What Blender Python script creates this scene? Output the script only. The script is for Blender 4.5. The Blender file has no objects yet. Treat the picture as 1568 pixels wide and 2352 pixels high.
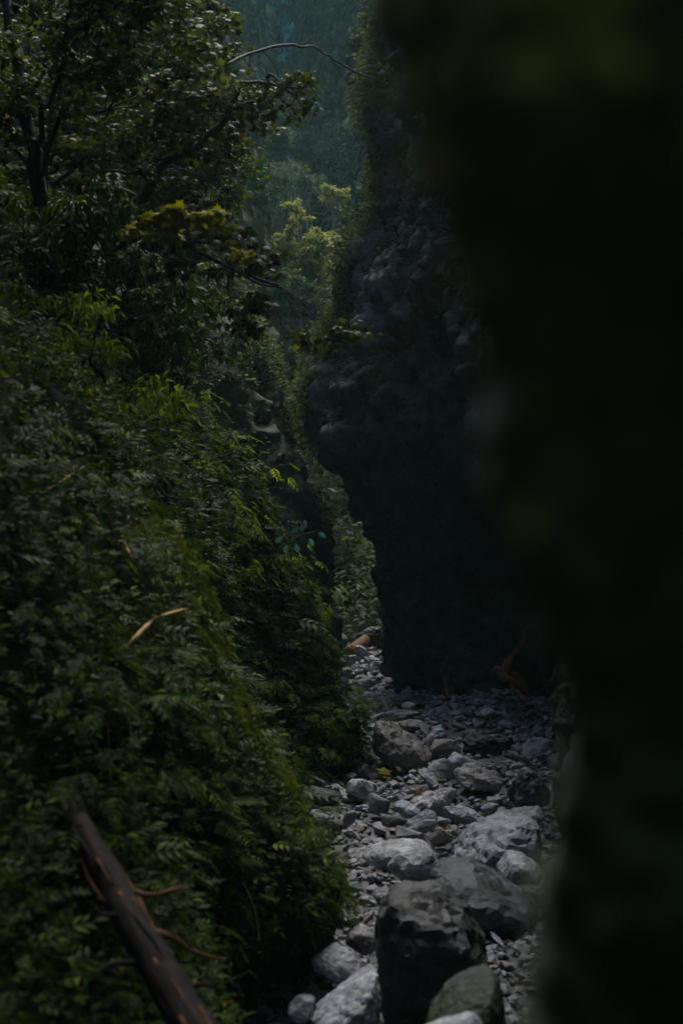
import bpy, math, random
import numpy as np
from mathutils import Vector

rng = np.random.default_rng(11)
random.seed(11)
R = math.radians
scene = bpy.context.scene
col = scene.collection

# ------------------------------------------------------------------ camera, sky, sun, exposure
CAM_Z = 3.0
K = 0.36 / 1176.0
cam_d = bpy.data.cameras.new('camera')
cam = bpy.data.objects.new('camera', cam_d); col.objects.link(cam)
cam.location = (0, 0, CAM_Z); cam.rotation_euler = (R(90), 0, 0)
cam_d.sensor_width = 36; cam_d.lens = 50; cam_d.clip_start = 0.05; cam_d.clip_end = 2000
cam_d.dof.use_dof = True; cam_d.dof.focus_distance = 19.0; cam_d.dof.aperture_fstop = 2.0
scene.camera = cam

world = bpy.data.worlds.new('World'); scene.world = world; world.use_nodes = True
wn = world.node_tree; wn.nodes.clear()
sky = wn.nodes.new('ShaderNodeTexSky'); sky.sky_type = 'NISHITA'; sky.sun_disc = False
sky.sun_elevation = R(62); sky.sun_rotation = R(12); sky.dust_density = 2.0; sky.air_density = 1.0
hs = wn.nodes.new('ShaderNodeHueSaturation'); hs.inputs['Saturation'].default_value = 1.0
bg = wn.nodes.new('ShaderNodeBackground'); bg.inputs['Strength'].default_value = 0.095
wo = wn.nodes.new('ShaderNodeOutputWorld')
wn.links.new(sky.outputs[0], hs.inputs['Color']); wn.links.new(hs.outputs[0], bg.inputs['Color'])
wn.links.new(bg.outputs[0], wo.inputs['Surface'])

sun_d = bpy.data.lights.new('sun', 'SUN'); sun_d.energy = 2.1; sun_d.angle = R(38); sun_d.color = (1.0, 0.97, 0.93)
sun = bpy.data.objects.new('sun', sun_d); col.objects.link(sun)
sun.location = (0, 20, 60); sun.rotation_euler = Vector((-.10, -.44, -.89)).to_track_quat('-Z', 'Y').to_euler()

scene.view_settings.view_transform = 'Standard'; scene.view_settings.look = 'None'
scene.view_settings.gamma = 1.0; scene.view_settings.use_curve_mapping = False
scene.view_settings.exposure = 1.68
scene.render.engine = 'CYCLES'
cy = scene.cycles
cy.use_denoising = True; cy.max_bounces = 6; cy.diffuse_bounces = 3; cy.glossy_bounces = 2
cy.transmission_bounces = 3; cy.volume_bounces = 1; cy.transparent_max_bounces = 4
cy.use_adaptive_sampling = False; cy.sample_clamp_indirect = 4.0

# ------------------------------------------------------------------ helpers
def P(px, py, d):
    return np.array([(px - 784) * K * d, d, CAM_Z + (1176 - py) * K * d])

def _hash(ix, iy, iz, seed):
    h = (ix.astype(np.uint32) * np.uint32(374761393) + iy.astype(np.uint32) * np.uint32(668265263)
         + iz.astype(np.uint32) * np.uint32(2147483647 - 1274126177) + np.uint32(seed * 7919 + 13))
    h = (h ^ (h >> np.uint32(13))) * np.uint32(1274126177)
    h = (h ^ (h >> np.uint32(16))) * np.uint32(2246822519)
    h = h ^ (h >> np.uint32(15))
    return h.astype(np.float64) / 4294967295.0

def vnoise(p, seed=0):
    p = np.asarray(p, float); i = np.floor(p).astype(np.int64); f = p - i
    f = f * f * f * (f * (f * 6 - 15) + 10)
    o = 0
    for a in (0, 1):
        wx = f[..., 0] if a else 1 - f[..., 0]
        for b in (0, 1):
            wy = f[..., 1] if b else 1 - f[..., 1]
            for c in (0, 1):
                wz = f[..., 2] if c else 1 - f[..., 2]
                o = o + wx * wy * wz * _hash(i[..., 0] + a, i[..., 1] + b, i[..., 2] + c, seed)
    return o * 2 - 1

def fbm(p, octv=4, seed=0, gain=0.5):
    p = np.asarray(p, float); s = 0; a = 1.0
    for k in range(octv):
        s = s + a * vnoise(p * (2.03 ** k) + 17.3 * k, seed + k); a *= gain
    return s

def ridged(p, octv=4, seed=0):
    p = np.asarray(p, float); s = 0; a = 1.0
    for k in range(octv):
        s = s + a * (1 - 2 * np.abs(vnoise(p * (2.1 ** k) + 9.1 * k, seed + k))); a *= 0.5
    return s

def cells(p, seed=0):
    """per point: random value and facet tilt of its nearest cell, and the gap to the next cell"""
    p = np.asarray(p, float); i0 = np.floor(p).astype(np.int64); f1 = np.full(p.shape[:-1], 9.0); f2 = f1.copy(); val = np.zeros(p.shape[:-1])
    for dx in (-1, 0, 1):
        for dy in (-1, 0, 1):
            for dz in (-1, 0, 1):
                i = i0 + np.array([dx, dy, dz])
                q = np.stack([_hash(i[..., 0], i[..., 1], i[..., 2], seed + s) for s in range(3)], -1)
                r = p - (i + q); d = np.sqrt((r * r).sum(-1))
                t = np.stack([_hash(i[..., 0], i[..., 1], i[..., 2], seed + 5 + s) for s in range(3)], -1) - .5
                v = _hash(i[..., 0], i[..., 1], i[..., 2], seed + 9) - .5 + (t * r).sum(-1) * 1.6
                c = d < f1; f2 = np.where(c, f1, np.minimum(f2, d)); val = np.where(c, v, val); f1 = np.where(c, d, f1)
    return val, f2 - f1

def mesh(name, v, f, smooth=False):
    me = bpy.data.meshes.new(name)
    v = np.asarray(v, np.float32); f = np.asarray(f, np.int32)
    m, n = f.shape
    me.vertices.add(len(v)); me.vertices.foreach_set('co', v.ravel())
    me.loops.add(m * n); me.loops.foreach_set('vertex_index', f.ravel())
    me.polygons.add(m); me.polygons.foreach_set('loop_start', np.arange(0, m * n, n, dtype=np.int32))
    if smooth: me.polygons.foreach_set('use_smooth', np.ones(m, bool))
    else: me.polygons.foreach_set('use_smooth', np.zeros(m, bool))
    me.update(calc_edges=True); me.validate()
    return me

def obj(name, me, mat=None, parent=None, loc=None):
    o = bpy.data.objects.new(name, me); col.objects.link(o)
    if mat is not None:
        if not me.materials: me.materials.append(mat)
    if parent is not None: o.parent = parent
    if loc is not None: o.location = loc
    return o

def tag(o, label=None, cat=None, group=None, kind=None):
    if label: o['label'] = label
    if cat: o['category'] = cat
    if group: o['group'] = group
    if kind: o['kind'] = kind
    return o

def empty(name, loc, label, cat, group=None):
    o = bpy.data.objects.new(name, None); col.objects.link(o); o.location = loc
    o.empty_display_size = 0.1
    return tag(o, label, cat, group)

def copy_tree(o, parent=None):
    c = o.copy(); col.objects.link(c); c.parent = parent
    for ch in list(o.children):
        copy_tree(ch, c)
    return c

def grid_faces(ny, nz):
    a = np.arange(ny * nz).reshape(ny, nz)
    return np.stack([a[:-1, :-1], a[1:, :-1], a[1:, 1:], a[:-1, 1:]], -1).reshape(-1, 4)

def norm(a): return a / np.maximum(np.linalg.norm(a, axis=-1, keepdims=True), 1e-9)

def frames(d, up):
    y = norm(d); x = norm(np.cross(y, up)); z = np.cross(x, y)
    return np.stack([x, y, z], -1)

def bake(pv, pf, Rm, T, S):
    S = np.asarray(S)
    if S.ndim == 1: S = S[:, None]
    v = np.einsum('nij,nkj->nki', Rm, pv[None] * S[:, None, :]) + T[:, None, :]
    f = pf[None] + (np.arange(len(T)) * len(pv))[:, None, None]
    return v.reshape(-1, 3), f.reshape(-1, pf.shape[1])

def join(parts):
    vs, fs, o = [], [], 0
    for v, f in parts:
        if len(v) == 0: continue
        vs.append(v); fs.append(f + o); o += len(v)
    return np.concatenate(vs), np.concatenate(fs)

def smooth_path(pts, n):
    pts = np.asarray(pts, float)
    if len(pts) == 2:
        t = np.linspace(0, 1, n)[:, None]; return pts[0] * (1 - t) + pts[1] * t
    q = np.vstack([2 * pts[0] - pts[1], pts, 2 * pts[-1] - pts[-2]])
    out = []
    for t in np.linspace(0, len(pts) - 1 - 1e-6, n):
        i = int(t); u = t - i; a, b, c, d = q[i:i + 4]
        out.append(.5 * (2 * b + (c - a) * u + (2 * a - 5 * b + 4 * c - d) * u * u + (3 * b - a - 3 * c + d) * u ** 3))
    return np.array(out)

def tube(pts, r0, r1, n=14, sides=7, wob=0.0, seed=0, rough=0.0):
    p = smooth_path(pts, n); t = np.linspace(0, 1, n)
    if wob: p = p + wob * np.stack([fbm(p * 2.3 + 5, 3, seed), fbm(p * 2.3 + 40, 3, seed + 3), fbm(p * 2.3 + 80, 3, seed + 6)], -1) * np.sin(t * np.pi)[:, None]
    tan = norm(np.gradient(p, axis=0)); ref = np.array([0.31, 0.17, 0.93])
    x = norm(np.cross(tan, ref)); y = np.cross(tan, x)
    a = np.linspace(0, 2 * np.pi, sides, endpoint=False)
    r = (r0 + (r1 - r0) * t)[:, None, None]
    ring = p[:, None, :] + r * (np.cos(a)[None, :, None] * x[:, None, :] + np.sin(a)[None, :, None] * y[:, None, :])
    if rough:
        nn = norm(ring - p[:, None, :]); ring = ring + nn * (rough * fbm(ring * np.array([9, 9, 9]), 4, seed + 9))[..., None] * r / max(r0, 1e-6)
    v = ring.reshape(-1, 3); f = []
    ii = np.arange(n * sides).reshape(n, sides)
    f = np.stack([ii[:-1], np.roll(ii, -1, 1)[:-1], np.roll(ii, -1, 1)[1:], ii[1:]], -1).reshape(-1, 4)
    tri = np.concatenate([f[:, [0, 1, 2]], f[:, [0, 2, 3]]])
    c0, c1 = len(v), len(v) + 1
    v = np.vstack([v, p[0] - tan[0] * r0 * .1, p[-1] + tan[-1] * r1 * .4])
    e0 = ii[0]; e1 = ii[-1]
    cap = np.concatenate([np.stack([np.full(sides, c0), np.roll(e0, -1), e0], -1), np.stack([np.full(sides, c1), e1, np.roll(e1, -1)], -1)])
    return v, np.concatenate([tri, cap])

# ------------------------------------------------------------------ materials
def mat_new(name):
    m = bpy.data.materials.new(name); m.use_nodes = True
    nt = m.node_tree; nt.nodes.clear()
    out = nt.nodes.new('ShaderNodeOutputMaterial')
    return m, nt, out

def ramp(nt, src, stops, interp='LINEAR'):
    r = nt.nodes.new('ShaderNodeValToRGB'); r.color_ramp.interpolation = interp
    e = r.color_ramp.elements
    while len(e) < len(stops): e.new(0.5)
    for k, (p, c) in enumerate(stops):
        e[k].position = p; e[k].color = (*c, 1) if len(c) == 3 else c
    nt.links.new(src, r.inputs[0]); return r.outputs[0]

def noise(nt, vec, scale, detail=5, rough=.6, dist=0.0):
    n = nt.nodes.new('ShaderNodeTexNoise'); n.inputs['Scale'].default_value = scale
    n.inputs['Detail'].default_value = detail; n.inputs['Roughness'].default_value = rough
    n.inputs['Distortion'].default_value = dist
    if vec is not None: nt.links.new(vec, n.inputs['Vector'])
    return n.outputs[0]

def mixc(nt, fac, a, b):
    m = nt.nodes.new('ShaderNodeMix'); m.data_type = 'RGBA'
    for s, x in ((m.inputs[0], fac), (m.inputs[6], a), (m.inputs[7], b)):
        if isinstance(x, (int, float)): s.default_value = x
        elif isinstance(x, tuple): s.default_value = (*x, 1)
        else: nt.links.new(x, s)
    return m.outputs[2]

def mathn(nt, op, a, b=0.0):
    m = nt.nodes.new('ShaderNodeMath'); m.operation = op
    for s, x in ((m.inputs[0], a), (m.inputs[1], b)):
        if isinstance(x, (int, float)): s.default_value = x
        else: nt.links.new(x, s)
    return m.outputs[0]

def leaf_mat(name, stops, rough=.6, trans=.28, spec=.06, patch=0.0):
    m, nt, out = mat_new(name)
    g = nt.nodes.new('ShaderNodeNewGeometry')
    fac = g.outputs['Random Per Island']
    if patch:
        tc = nt.nodes.new('ShaderNodeTexCoord'); pn = ramp(nt, noise(nt, tc.outputs['Object'], patch, 3, .6), [(.36, (0, 0, 0)), (.64, (1, 1, 1))])
        fac = mathn(nt, 'ADD', mathn(nt, 'MULTIPLY', fac, .45), mathn(nt, 'MULTIPLY', pn, .55))
    c = ramp(nt, fac, stops)
    oi = nt.nodes.new('ShaderNodeObjectInfo')
    h = nt.nodes.new('ShaderNodeHueSaturation')
    v = nt.nodes.new('ShaderNodeMapRange'); v.inputs[3].default_value = .8; v.inputs[4].default_value = 1.25
    nt.links.new(oi.outputs['Random'], v.inputs[0]); nt.links.new(v.outputs[0], h.inputs['Value']); nt.links.new(c, h.inputs['Color'])
    p = nt.nodes.new('ShaderNodeBsdfPrincipled')
    nt.links.new(h.outputs[0], p.inputs['Base Color']); p.inputs['Roughness'].default_value = rough
    p.inputs['Specular IOR Level'].default_value = spec
    t = nt.nodes.new('ShaderNodeBsdfTranslucent')
    b = nt.nodes.new('ShaderNodeHueSaturation'); b.inputs['Value'].default_value = 1.5; b.inputs['Saturation'].default_value = 1.1
    nt.links.new(h.outputs[0], b.inputs['Color']); nt.links.new(b.outputs[0], t.inputs['Color'])
    mx = nt.nodes.new('ShaderNodeMixShader'); mx.inputs[0].default_value = trans
    nt.links.new(p.outputs[0], mx.inputs[1]); nt.links.new(t.outputs[0], mx.inputs[2])
    nt.links.new(mx.outputs[0], out.inputs['Surface'])
    return m

def rock_mat(name, dark, mid, light, moss=0.0, brown=None, wet=.5, scale=1.0, mosscol=(.022, .034, .010), bump=.5, use_obj_rand=True, spec=.35):
    m, nt, out = mat_new(name)
    tc = nt.nodes.new('ShaderNodeTexCoord'); vec = tc.outputs['Object']
    if use_obj_rand:
        oi = nt.nodes.new('ShaderNodeObjectInfo'); va = nt.nodes.new('ShaderNodeVectorMath'); va.operation = 'ADD'
        sc_ = nt.nodes.new('ShaderNodeVectorMath'); sc_.operation = 'SCALE'; sc_.inputs['Scale'].default_value = 37.0
        cmb = nt.nodes.new('ShaderNodeCombineXYZ')
        for k in range(3): nt.links.new(oi.outputs['Random'], cmb.inputs[k])
        nt.links.new(cmb.outputs[0], sc_.inputs[0]); nt.links.new(vec, va.inputs[0]); nt.links.new(sc_.outputs[0], va.inputs[1]); vec = va.outputs[0]
    big = noise(nt, vec, 1.6 * scale, 6, .62, .6); fine = noise(nt, vec, 11 * scale, 8, .7)
    c = ramp(nt, big, [(.28, dark), (.5, mid), (.74, light)])
    c2 = ramp(nt, fine, [(.3, (.20, .20, .21)), (.53, (1, 1, 1)), (.8, (1.25, 1.25, 1.28))])
    mul = nt.nodes.new('ShaderNodeMix'); mul.data_type = 'RGBA'; mul.blend_type = 'MULTIPLY'; mul.inputs[0].default_value = 1.0
    nt.links.new(c, mul.inputs[6]); nt.links.new(c2, mul.inputs[7]); c = mul.outputs[2]
    # veins / cracks, stretched along the bedding
    mp = nt.nodes.new('ShaderNodeMapping'); mp.inputs['Scale'].default_value = (1.2, 1.2, 3.0); mp.inputs['Rotation'].default_value = (.5, .35, .2)
    nt.links.new(vec, mp.inputs[0])
    crack = noise(nt, mp.outputs[0], 1.3 * scale, 4, .6, .3)
    cm = ramp(nt, crack, [(.40, (0, 0, 0)), (.49, (1, 1, 1)), (.53, (1, 1, 1)), (.60, (0, 0, 0))])
    inv = mathn(nt, 'MULTIPLY', cm, .32)
    c = mixc(nt, inv, c, dark)
    if brown is not None:
        bn = ramp(nt, noise(nt, vec, 2.3 * scale, 4, .6, .5), [(.52, (0, 0, 0)), (.68, (.8, .8, .8))])
        c = mixc(nt, bn, c, brown)
    if use_obj_rand:
        hv = nt.nodes.new('ShaderNodeHueSaturation'); mr = nt.nodes.new('ShaderNodeMapRange')
        mr.inputs[3].default_value = .62; mr.inputs[4].default_value = 1.3
        nt.links.new(oi.outputs['Random'], mr.inputs[0]); nt.links.new(mr.outputs[0], hv.inputs['Value']); nt.links.new(c, hv.inputs['Color']); c = hv.outputs[0]
        tint = ramp(nt, mathn(nt, 'FRACT', mathn(nt, 'MULTIPLY', oi.outputs['Random'], 13.7)), [(.0, (.90, .97, 1.05)), (.6, (1, 1, 1.02)), (1, (1.04, .95, .86))])
        tm = nt.nodes.new('ShaderNodeMix'); tm.data_type = 'RGBA'; tm.blend_type = 'MULTIPLY'; tm.inputs[0].default_value = 1.0
        nt.links.new(c, tm.inputs[6]); nt.links.new(tint, tm.inputs[7]); c = tm.outputs[2]
    if moss > 0:
        mn = noise(nt, vec, 1.1 * scale, 6, .7, .3)
        mk = ramp(nt, mn, [(max(.0, .62 - .5 * moss), (0, 0, 0)), (min(1, .70 - .3 * moss), (1, 1, 1))])
        mf = ramp(nt, noise(nt, vec, 30 * scale, 4, .7), [(.3, tuple(x * .5 for x in mosscol)), (.7, tuple(x * 1.6 for x in mosscol))])
        c = mixc(nt, mk, c, mf)
    p = nt.nodes.new('ShaderNodeBsdfPrincipled'); nt.links.new(c, p.inputs['Base Color']); p.inputs['Specular IOR Level'].default_value = spec
    rr = ramp(nt, fine, [(.3, (wet,) * 3), (.7, (min(1, wet + .3),) * 3)]); nt.links.new(rr, p.inputs['Roughness'])
    hsum = mathn(nt, 'ADD', mathn(nt, 'MULTIPLY', fine, .6), mathn(nt, 'MULTIPLY', crack, 1.0))
    bp = nt.nodes.new('ShaderNodeBump'); bp.inputs['Strength'].default_value = bump; bp.inputs['Distance'].default_value = .06 / scale
    nt.links.new(hsum, bp.inputs['Height']); nt.links.new(bp.outputs[0], p.inputs['Normal'])
    nt.links.new(p.outputs[0], out.inputs['Surface'])
    return m

def wood_mat(name, a, b, c, scale=(9, 9, 1.0), rough=.75, axis=None, stops=None):
    m, nt, out = mat_new(name)
    tc = nt.nodes.new('ShaderNodeTexCoord'); mp = nt.nodes.new('ShaderNodeMapping'); mp.inputs['Scale'].default_value = scale
    if axis is not None: mp.vector_type = 'TEXTURE'; mp.inputs['Rotation'].default_value = axis; mp.inputs['Scale'].default_value = tuple(1 / s for s in scale)
    nt.links.new(tc.outputs['Object'], mp.inputs[0])
    n1 = noise(nt, mp.outputs[0], 1.6, 6, .65, .4)
    cc = ramp(nt, n1, stops or [(.36, a), (.52, b), (.66, c)])
    p = nt.nodes.new('ShaderNodeBsdfPrincipled'); nt.links.new(cc, p.inputs['Base Color']); p.inputs['Roughness'].default_value = rough; p.inputs['Specular IOR Level'].default_value = .12
    bp = nt.nodes.new('ShaderNodeBump'); bp.inputs['Strength'].default_value = .7; bp.inputs['Distance'].default_value = .01
    nt.links.new(n1, bp.inputs['Height']); nt.links.new(bp.outputs[0], p.inputs['Normal'])
    nt.links.new(p.outputs[0], out.inputs['Surface'])
    return m

M = {}
M['stone'] = rock_mat('grey limestone', (.07, .075, .084), (.335, .345, .372), (.56, .575, .605), brown=(.20, .165, .14), wet=.5, scale=4.2)
M['stone_brown'] = rock_mat('brown stained limestone', (.09, .085, .08), (.22, .20, .18), (.36, .33, .30), brown=(.17, .11, .075), wet=.6, scale=4.2)
M['stone_dark'] = rock_mat('dark boulder stone', (.025, .028, .03), (.065, .07, .072), (.14, .144, .148), moss=.12, wet=.5, scale=3.0)  # darker than the grey limestone, with a little moss
M['stone_moss'] = rock_mat('mossy boulder', (.035, .04, .038), (.08, .088, .082), (.15, .158, .15), moss=.38, wet=.6, scale=2.6)
M['gravel'] = rock_mat('stream gravel', (.02, .022, .025), (.055, .057, .062), (.11, .112, .118), brown=(.15, .12, .10), wet=.5, scale=3.5, use_obj_rand=False)  # darkened so the gaps between stones look shaded
M['cliff'] = rock_mat('dark wet cliff', (.018, .021, .024), (.060, .067, .072), (.26, .272, .28), moss=.42, wet=.5, scale=.55, bump=.8, use_obj_rand=False)
M['cliff_left'] = rock_mat('mossy left cliff', (.008, .009, .009), (.017, .019, .018), (.035, .037, .036), moss=.8, wet=.6, scale=.6, mosscol=(.016, .024, .007), bump=.8, use_obj_rand=False)  # tone lowered to put the hollow's shade into the rock colour
M['near'] = rock_mat('mossy near rock', (.19, .23, .27), (.30, .35, .39), (.38, .43, .45), moss=.35, wet=.7, scale=3.0, mosscol=(.10, .14, .08), use_obj_rand=False)
M['soil'] = rock_mat('mossy forest soil', (.008, .008, .007), (.013, .014, .010), (.022, .024, .015), moss=.6, wet=.8, scale=.4, mosscol=(.011, .017, .005), use_obj_rand=False, spec=.04)  # near black so the gaps between leaves look shaded
M['bark'] = wood_mat('dark bark', (.012, .011, .010), (.03, .027, .023), (.06, .055, .05), (6, 6, 1.5))
M['bark_pale'] = wood_mat('pale twig bark', (.05, .045, .04), (.11, .105, .1), (.2, .19, .18), (9, 9, 2))
M['rotwood'] = wood_mat('weathered log with bark gone', (.012, .013, .017), (.020, .019, .021), (.15, .045, .014), (26, 26, 1.3), stops=[(.36, (.008, .009, .012)), (.55, (.018, .012, .010)), (.66, (.038, .018, .011)), (.78, (.14, .05, .018))])
M['orangewood'] = wood_mat('wet orange wood', (.05, .026, .014), (.13, .064, .034), (.23, .13, .078), (14, 14, 2))
M['rootwood'] = wood_mat('rusty driftwood', (.04, .018, .008), (.12, .05, .02), (.24, .11, .045), (10, 10, 3))
M['straw'] = wood_mat('dry straw stem', (.22, .12, .04), (.42, .27, .11), (.6, .44, .24), (14, 14, 3))

L_herb = leaf_mat('herb leaves', [(0, (.009, .026, .005)), (.45, (.024, .050, .006)), (.8, (.055, .082, .007)), (.95, (.10, .13, .011)), (1, (.04, .14, .11))], trans=.27)
L_herb_lit = leaf_mat('herb leaves in lit tone', [(0, (.045, .08, .010)), (.5, (.085, .13, .014)), (.9, (.14, .19, .022)), (1, (.20, .23, .04))], trans=.5)  # brighter herb copy: light on the ferny bank put into leaf colour
L_cover = leaf_mat('ground cover leaves', [(0, (.006, .018, .004)), (.5, (.018, .038, .006)), (.85, (.044, .064, .007)), (1, (.11, .125, .016))], rough=.5, trans=.22)
L_maple = leaf_mat('dull maple leaves', [(0, (.012, .019, .005)), (.6, (.024, .031, .006)), (.95, (.043, .05, .009)), (1, (.09, .09, .014))], rough=.5, trans=.38, spec=.07)
L_yellow = leaf_mat('autumn yellow maple leaves', [(0, (.09, .10, .010)), (.5, (.13, .13, .010)), (.9, (.22, .20, .012)), (1, (.25, .12, .010))], trans=.3)
L_bright = leaf_mat('pale yellow green leaves', [(0, (.10, .12, .03)), (.5, (.20, .22, .06)), (.9, (.32, .33, .11)), (1, (.45, .26, .04))], trans=.3)
L_bush = leaf_mat('mid green bush leaves', [(0, (.04, .06, .025)), (.5, (.07, .09, .04)), (.9, (.11, .13, .06)), (1, (.05, .12, .10))], trans=.25)
L_spruce = leaf_mat('haze tinted spruce needles', [(0, (.006, .022, .022)), (.45, (.014, .07, .062)), (.8, (.04, .22, .18)), (1, (.09, .26, .22))], rough=.7, trans=.1, patch=.9)  # teal of the distant haze put into the needle colour
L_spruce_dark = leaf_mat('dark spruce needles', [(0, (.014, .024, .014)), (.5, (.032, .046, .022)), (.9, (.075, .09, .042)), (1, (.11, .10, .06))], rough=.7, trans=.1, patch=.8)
L_moss = leaf_mat('hanging moss', [(0, (.05, .065, .008)), (.6, (.09, .11, .012)), (1, (.16, .18, .022))], rough=.8, trans=.45, spec=.2)  # moss, brightened to carry the light on the bank edge
L_near = leaf_mat('near blurred leaves', [(0, (.040, .056, .022)), (.6, (.062, .080, .028)), (1, (.085, .10, .034))], rough=.5, trans=.5)

# ------------------------------------------------------------------ gorge walls as x = X(depth, height)
def px_sec(d, lst, top):
    pts = sorted([(CAM_Z + (1176 - y) * K * d, (x - 784) * K * d) for y, x in lst])
    pts = [(-1.0, pts[0][1])] + [p for p in pts if p[0] > -1 and p[0] < 15] + [(16.0, top)]
    return d, np.array(pts)

def w_sec(d, lst): return d, np.array(lst)

left_secs = [
    w_sec(-16, [(-1, 2.2), (16, 2.0)]),
    w_sec(-7, [(-1, 2.0), (5, 1.7), (16, 1.2)]),  # unseen bend closing the gorge, shaped to darken camera-facing surfaces
    w_sec(-4, [(-1, .2), (0, -.2), (3, -1.2), (8, -1.6), (16, -1.8)]),
    w_sec(0, [(-1, -.5), (0, -.6), (1, -1.2), (2, -1.75), (4, -2.3), (8, -2.8), (16, -3.2)]),
    w_sec(3, [(-1, -.1), (0, -.2), (.7, -.75), (1.3, -1.25), (2, -1.7), (4, -2.4), (8, -3.0), (16, -3.6)]),  # near bank made steep above the frame to shade the lower left
    w_sec(5.5, [(-1, -.1), (0, -.2), (.5, -.5), (.9, -.9), (1.3, -1.25), (1.7, -1.6), (2.5, -2.0), (4, -2.7), (8, -3.6), (16, -5)]),
    px_sec(8.0, [(2310, 400), (2200, 430), (2100, 440), (2000, 430), (1900, 410), (1800, 390), (1700, 390), (1600, 340), (1400, 240), (1200, 110), (1000, -20), (600, -300), (0, -700)], -9),
    px_sec(9.0, [(2220, 600), (2170, 650), (2100, 690), (2050, 680), (2000, 695), (1950, 640), (1850, 575), (1750, 510), (1650, 465), (1580, 440), (1500, 435), (1400, 380), (1300, 320), (1200, 250), (1000, 110), (800, 0), (600, -150), (300, -400), (0, -600)], -9),
    px_sec(10, [(2156, 800), (2100, 822), (2050, 785), (2000, 735), (1950, 672), (1850, 615), (1750, 550), (1650, 505), (1580, 482), (1500, 478), (1400, 440), (1300, 375), (1200, 310), (1000, 180), (800, 40), (600, -90), (300, -320), (0, -560)], -9),
    px_sec(11, [(2070, 560), (1950, 540), (1850, 500), (1750, 450), (1650, 420), (1500, 400), (1400, 370), (1300, 330), (1200, 290), (1000, 190), (800, 90), (600, -50), (300, -260), (0, -480)], -9),
    px_sec(13, [(1930, 590), (1800, 520), (1700, 470), (1600, 430), (1500, 410), (1400, 400), (1300, 390), (1200, 380), (1100, 350), (1000, 280), (800, 140), (600, 20), (300, -200), (0, -400)], -8.5),
    px_sec(15.7, [(1810, 670), (1750, 640), (1700, 610), (1600, 570), (1500, 540), (1400, 530), (1300, 520), (1200, 490), (1100, 440), (1000, 380), (800, 230), (600, 90), (300, -80), (0, -250)], -8),
    px_sec(17, [(1760, 795), (1720, 835), (1700, 838), (1650, 825), (1600, 765), (1550, 738), (1500, 705), (1450, 700), (1400, 688), (1350, 645), (1300, 632), (1250, 645), (1200, 600), (1120, 530), (1000, 450), (900, 375), (800, 280), (700, 190), (500, 40), (250, -120), (0, -300)], -8),
    px_sec(19, [(1690, 770), (1600, 715), (1500, 650), (1400, 610), (1300, 560), (1200, 520), (1000, 400), (900, 350), (800, 290), (600, 170), (300, 0), (0, -150)], -8),
    px_sec(21.5, [(1620, 765), (1500, 690), (1400, 630), (1300, 560), (1200, 520), (1000, 430), (900, 415), (800, 390), (700, 370), (600, 300), (500, 240), (300, 110), (0, -80)], -7),
    px_sec(23.6, [(1575, 770), (1500, 740), (1400, 715), (1250, 718), (1150, 700), (1100, 680), (1000, 620), (900, 590), (800, 540), (700, 490), (600, 455), (450, 400), (300, 280), (0, 60)], -6),
    px_sec(25, [(1555, 785), (1500, 762), (1400, 734), (1250, 742), (1150, 728), (1100, 714), (1000, 668), (900, 645), (800, 600), (750, 584), (700, 556), (600, 524), (500, 490), (400, 450), (300, 380), (200, 280), (0, 100)], -6),
    px_sec(27.5, [(1500, 720), (1400, 690), (1200, 680), (1000, 610), (800, 545), (600, 480), (400, 400), (0, 150)], -6),
    px_sec(38, [(1400, 600), (1000, 500), (600, 380), (0, 150)], -8)]

right_secs = [
    w_sec(-16, [(-1, 2.6), (4, 2.6), (8, 2.4), (16, 2.5)]),
    w_sec(2, [(-1, 1.5), (4, 1.5), (8, 1.3), (16, 1.6)]),
    w_sec(6, [(-1, 1.6), (3, 1.6), (8, 1.3), (16, 1.7)]),
    w_sec(10, [(-1, 1.85), (3, 1.8), (8, 1.4), (16, 1.8)]),
    px_sec(15, [(1790, 1320), (1500, 1340), (1200, 1290), (800, 1220), (0, 1120)], 2.2),  # unseen inward lean with height, shaped to shade the alcove
    px_sec(20, [(1645, 1330), (1500, 1350), (1300, 1280), (1000, 1120), (700, 1060), (0, 1000)], 2.2),
    px_sec(21.5, [(1612, 1200), (1500, 1180), (1300, 1100), (1000, 950), (700, 960), (400, 950), (0, 950)], 2.2),
    px_sec(22.6, [(1595, 990), (1500, 955), (1300, 940), (1200, 930), (1100, 860), (1000, 765), (900, 765), (800, 800), (700, 850), (500, 920), (300, 890), (0, 900)], 2.0),
    px_sec(23.5, [(1580, 902), (1500, 888), (1440, 880), (1300, 885), (1230, 882), (1180, 864), (1140, 832), (1100, 790), (1060, 748), (1030, 718), (1000, 702), (950, 707), (900, 712), (850, 720), (815, 740), (780, 775), (700, 790), (650, 815), (570, 825), (550, 870), (450, 892), (400, 880), (300, 856), (250, 852), (150, 872), (0, 886)], 1.5),
    px_sec(25, [(1560, 960), (1300, 950), (1100, 900), (1000, 820), (900, 790), (830, 780), (780, 790), (700, 800), (600, 850), (500, 910), (300, 880), (0, 890)], 1.6),
    px_sec(28, [(1500, 1010), (1000, 960), (500, 980), (0, 950)], 3),
    px_sec(38, [(1400, 1100), (0, 1050)], 4)]

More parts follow.
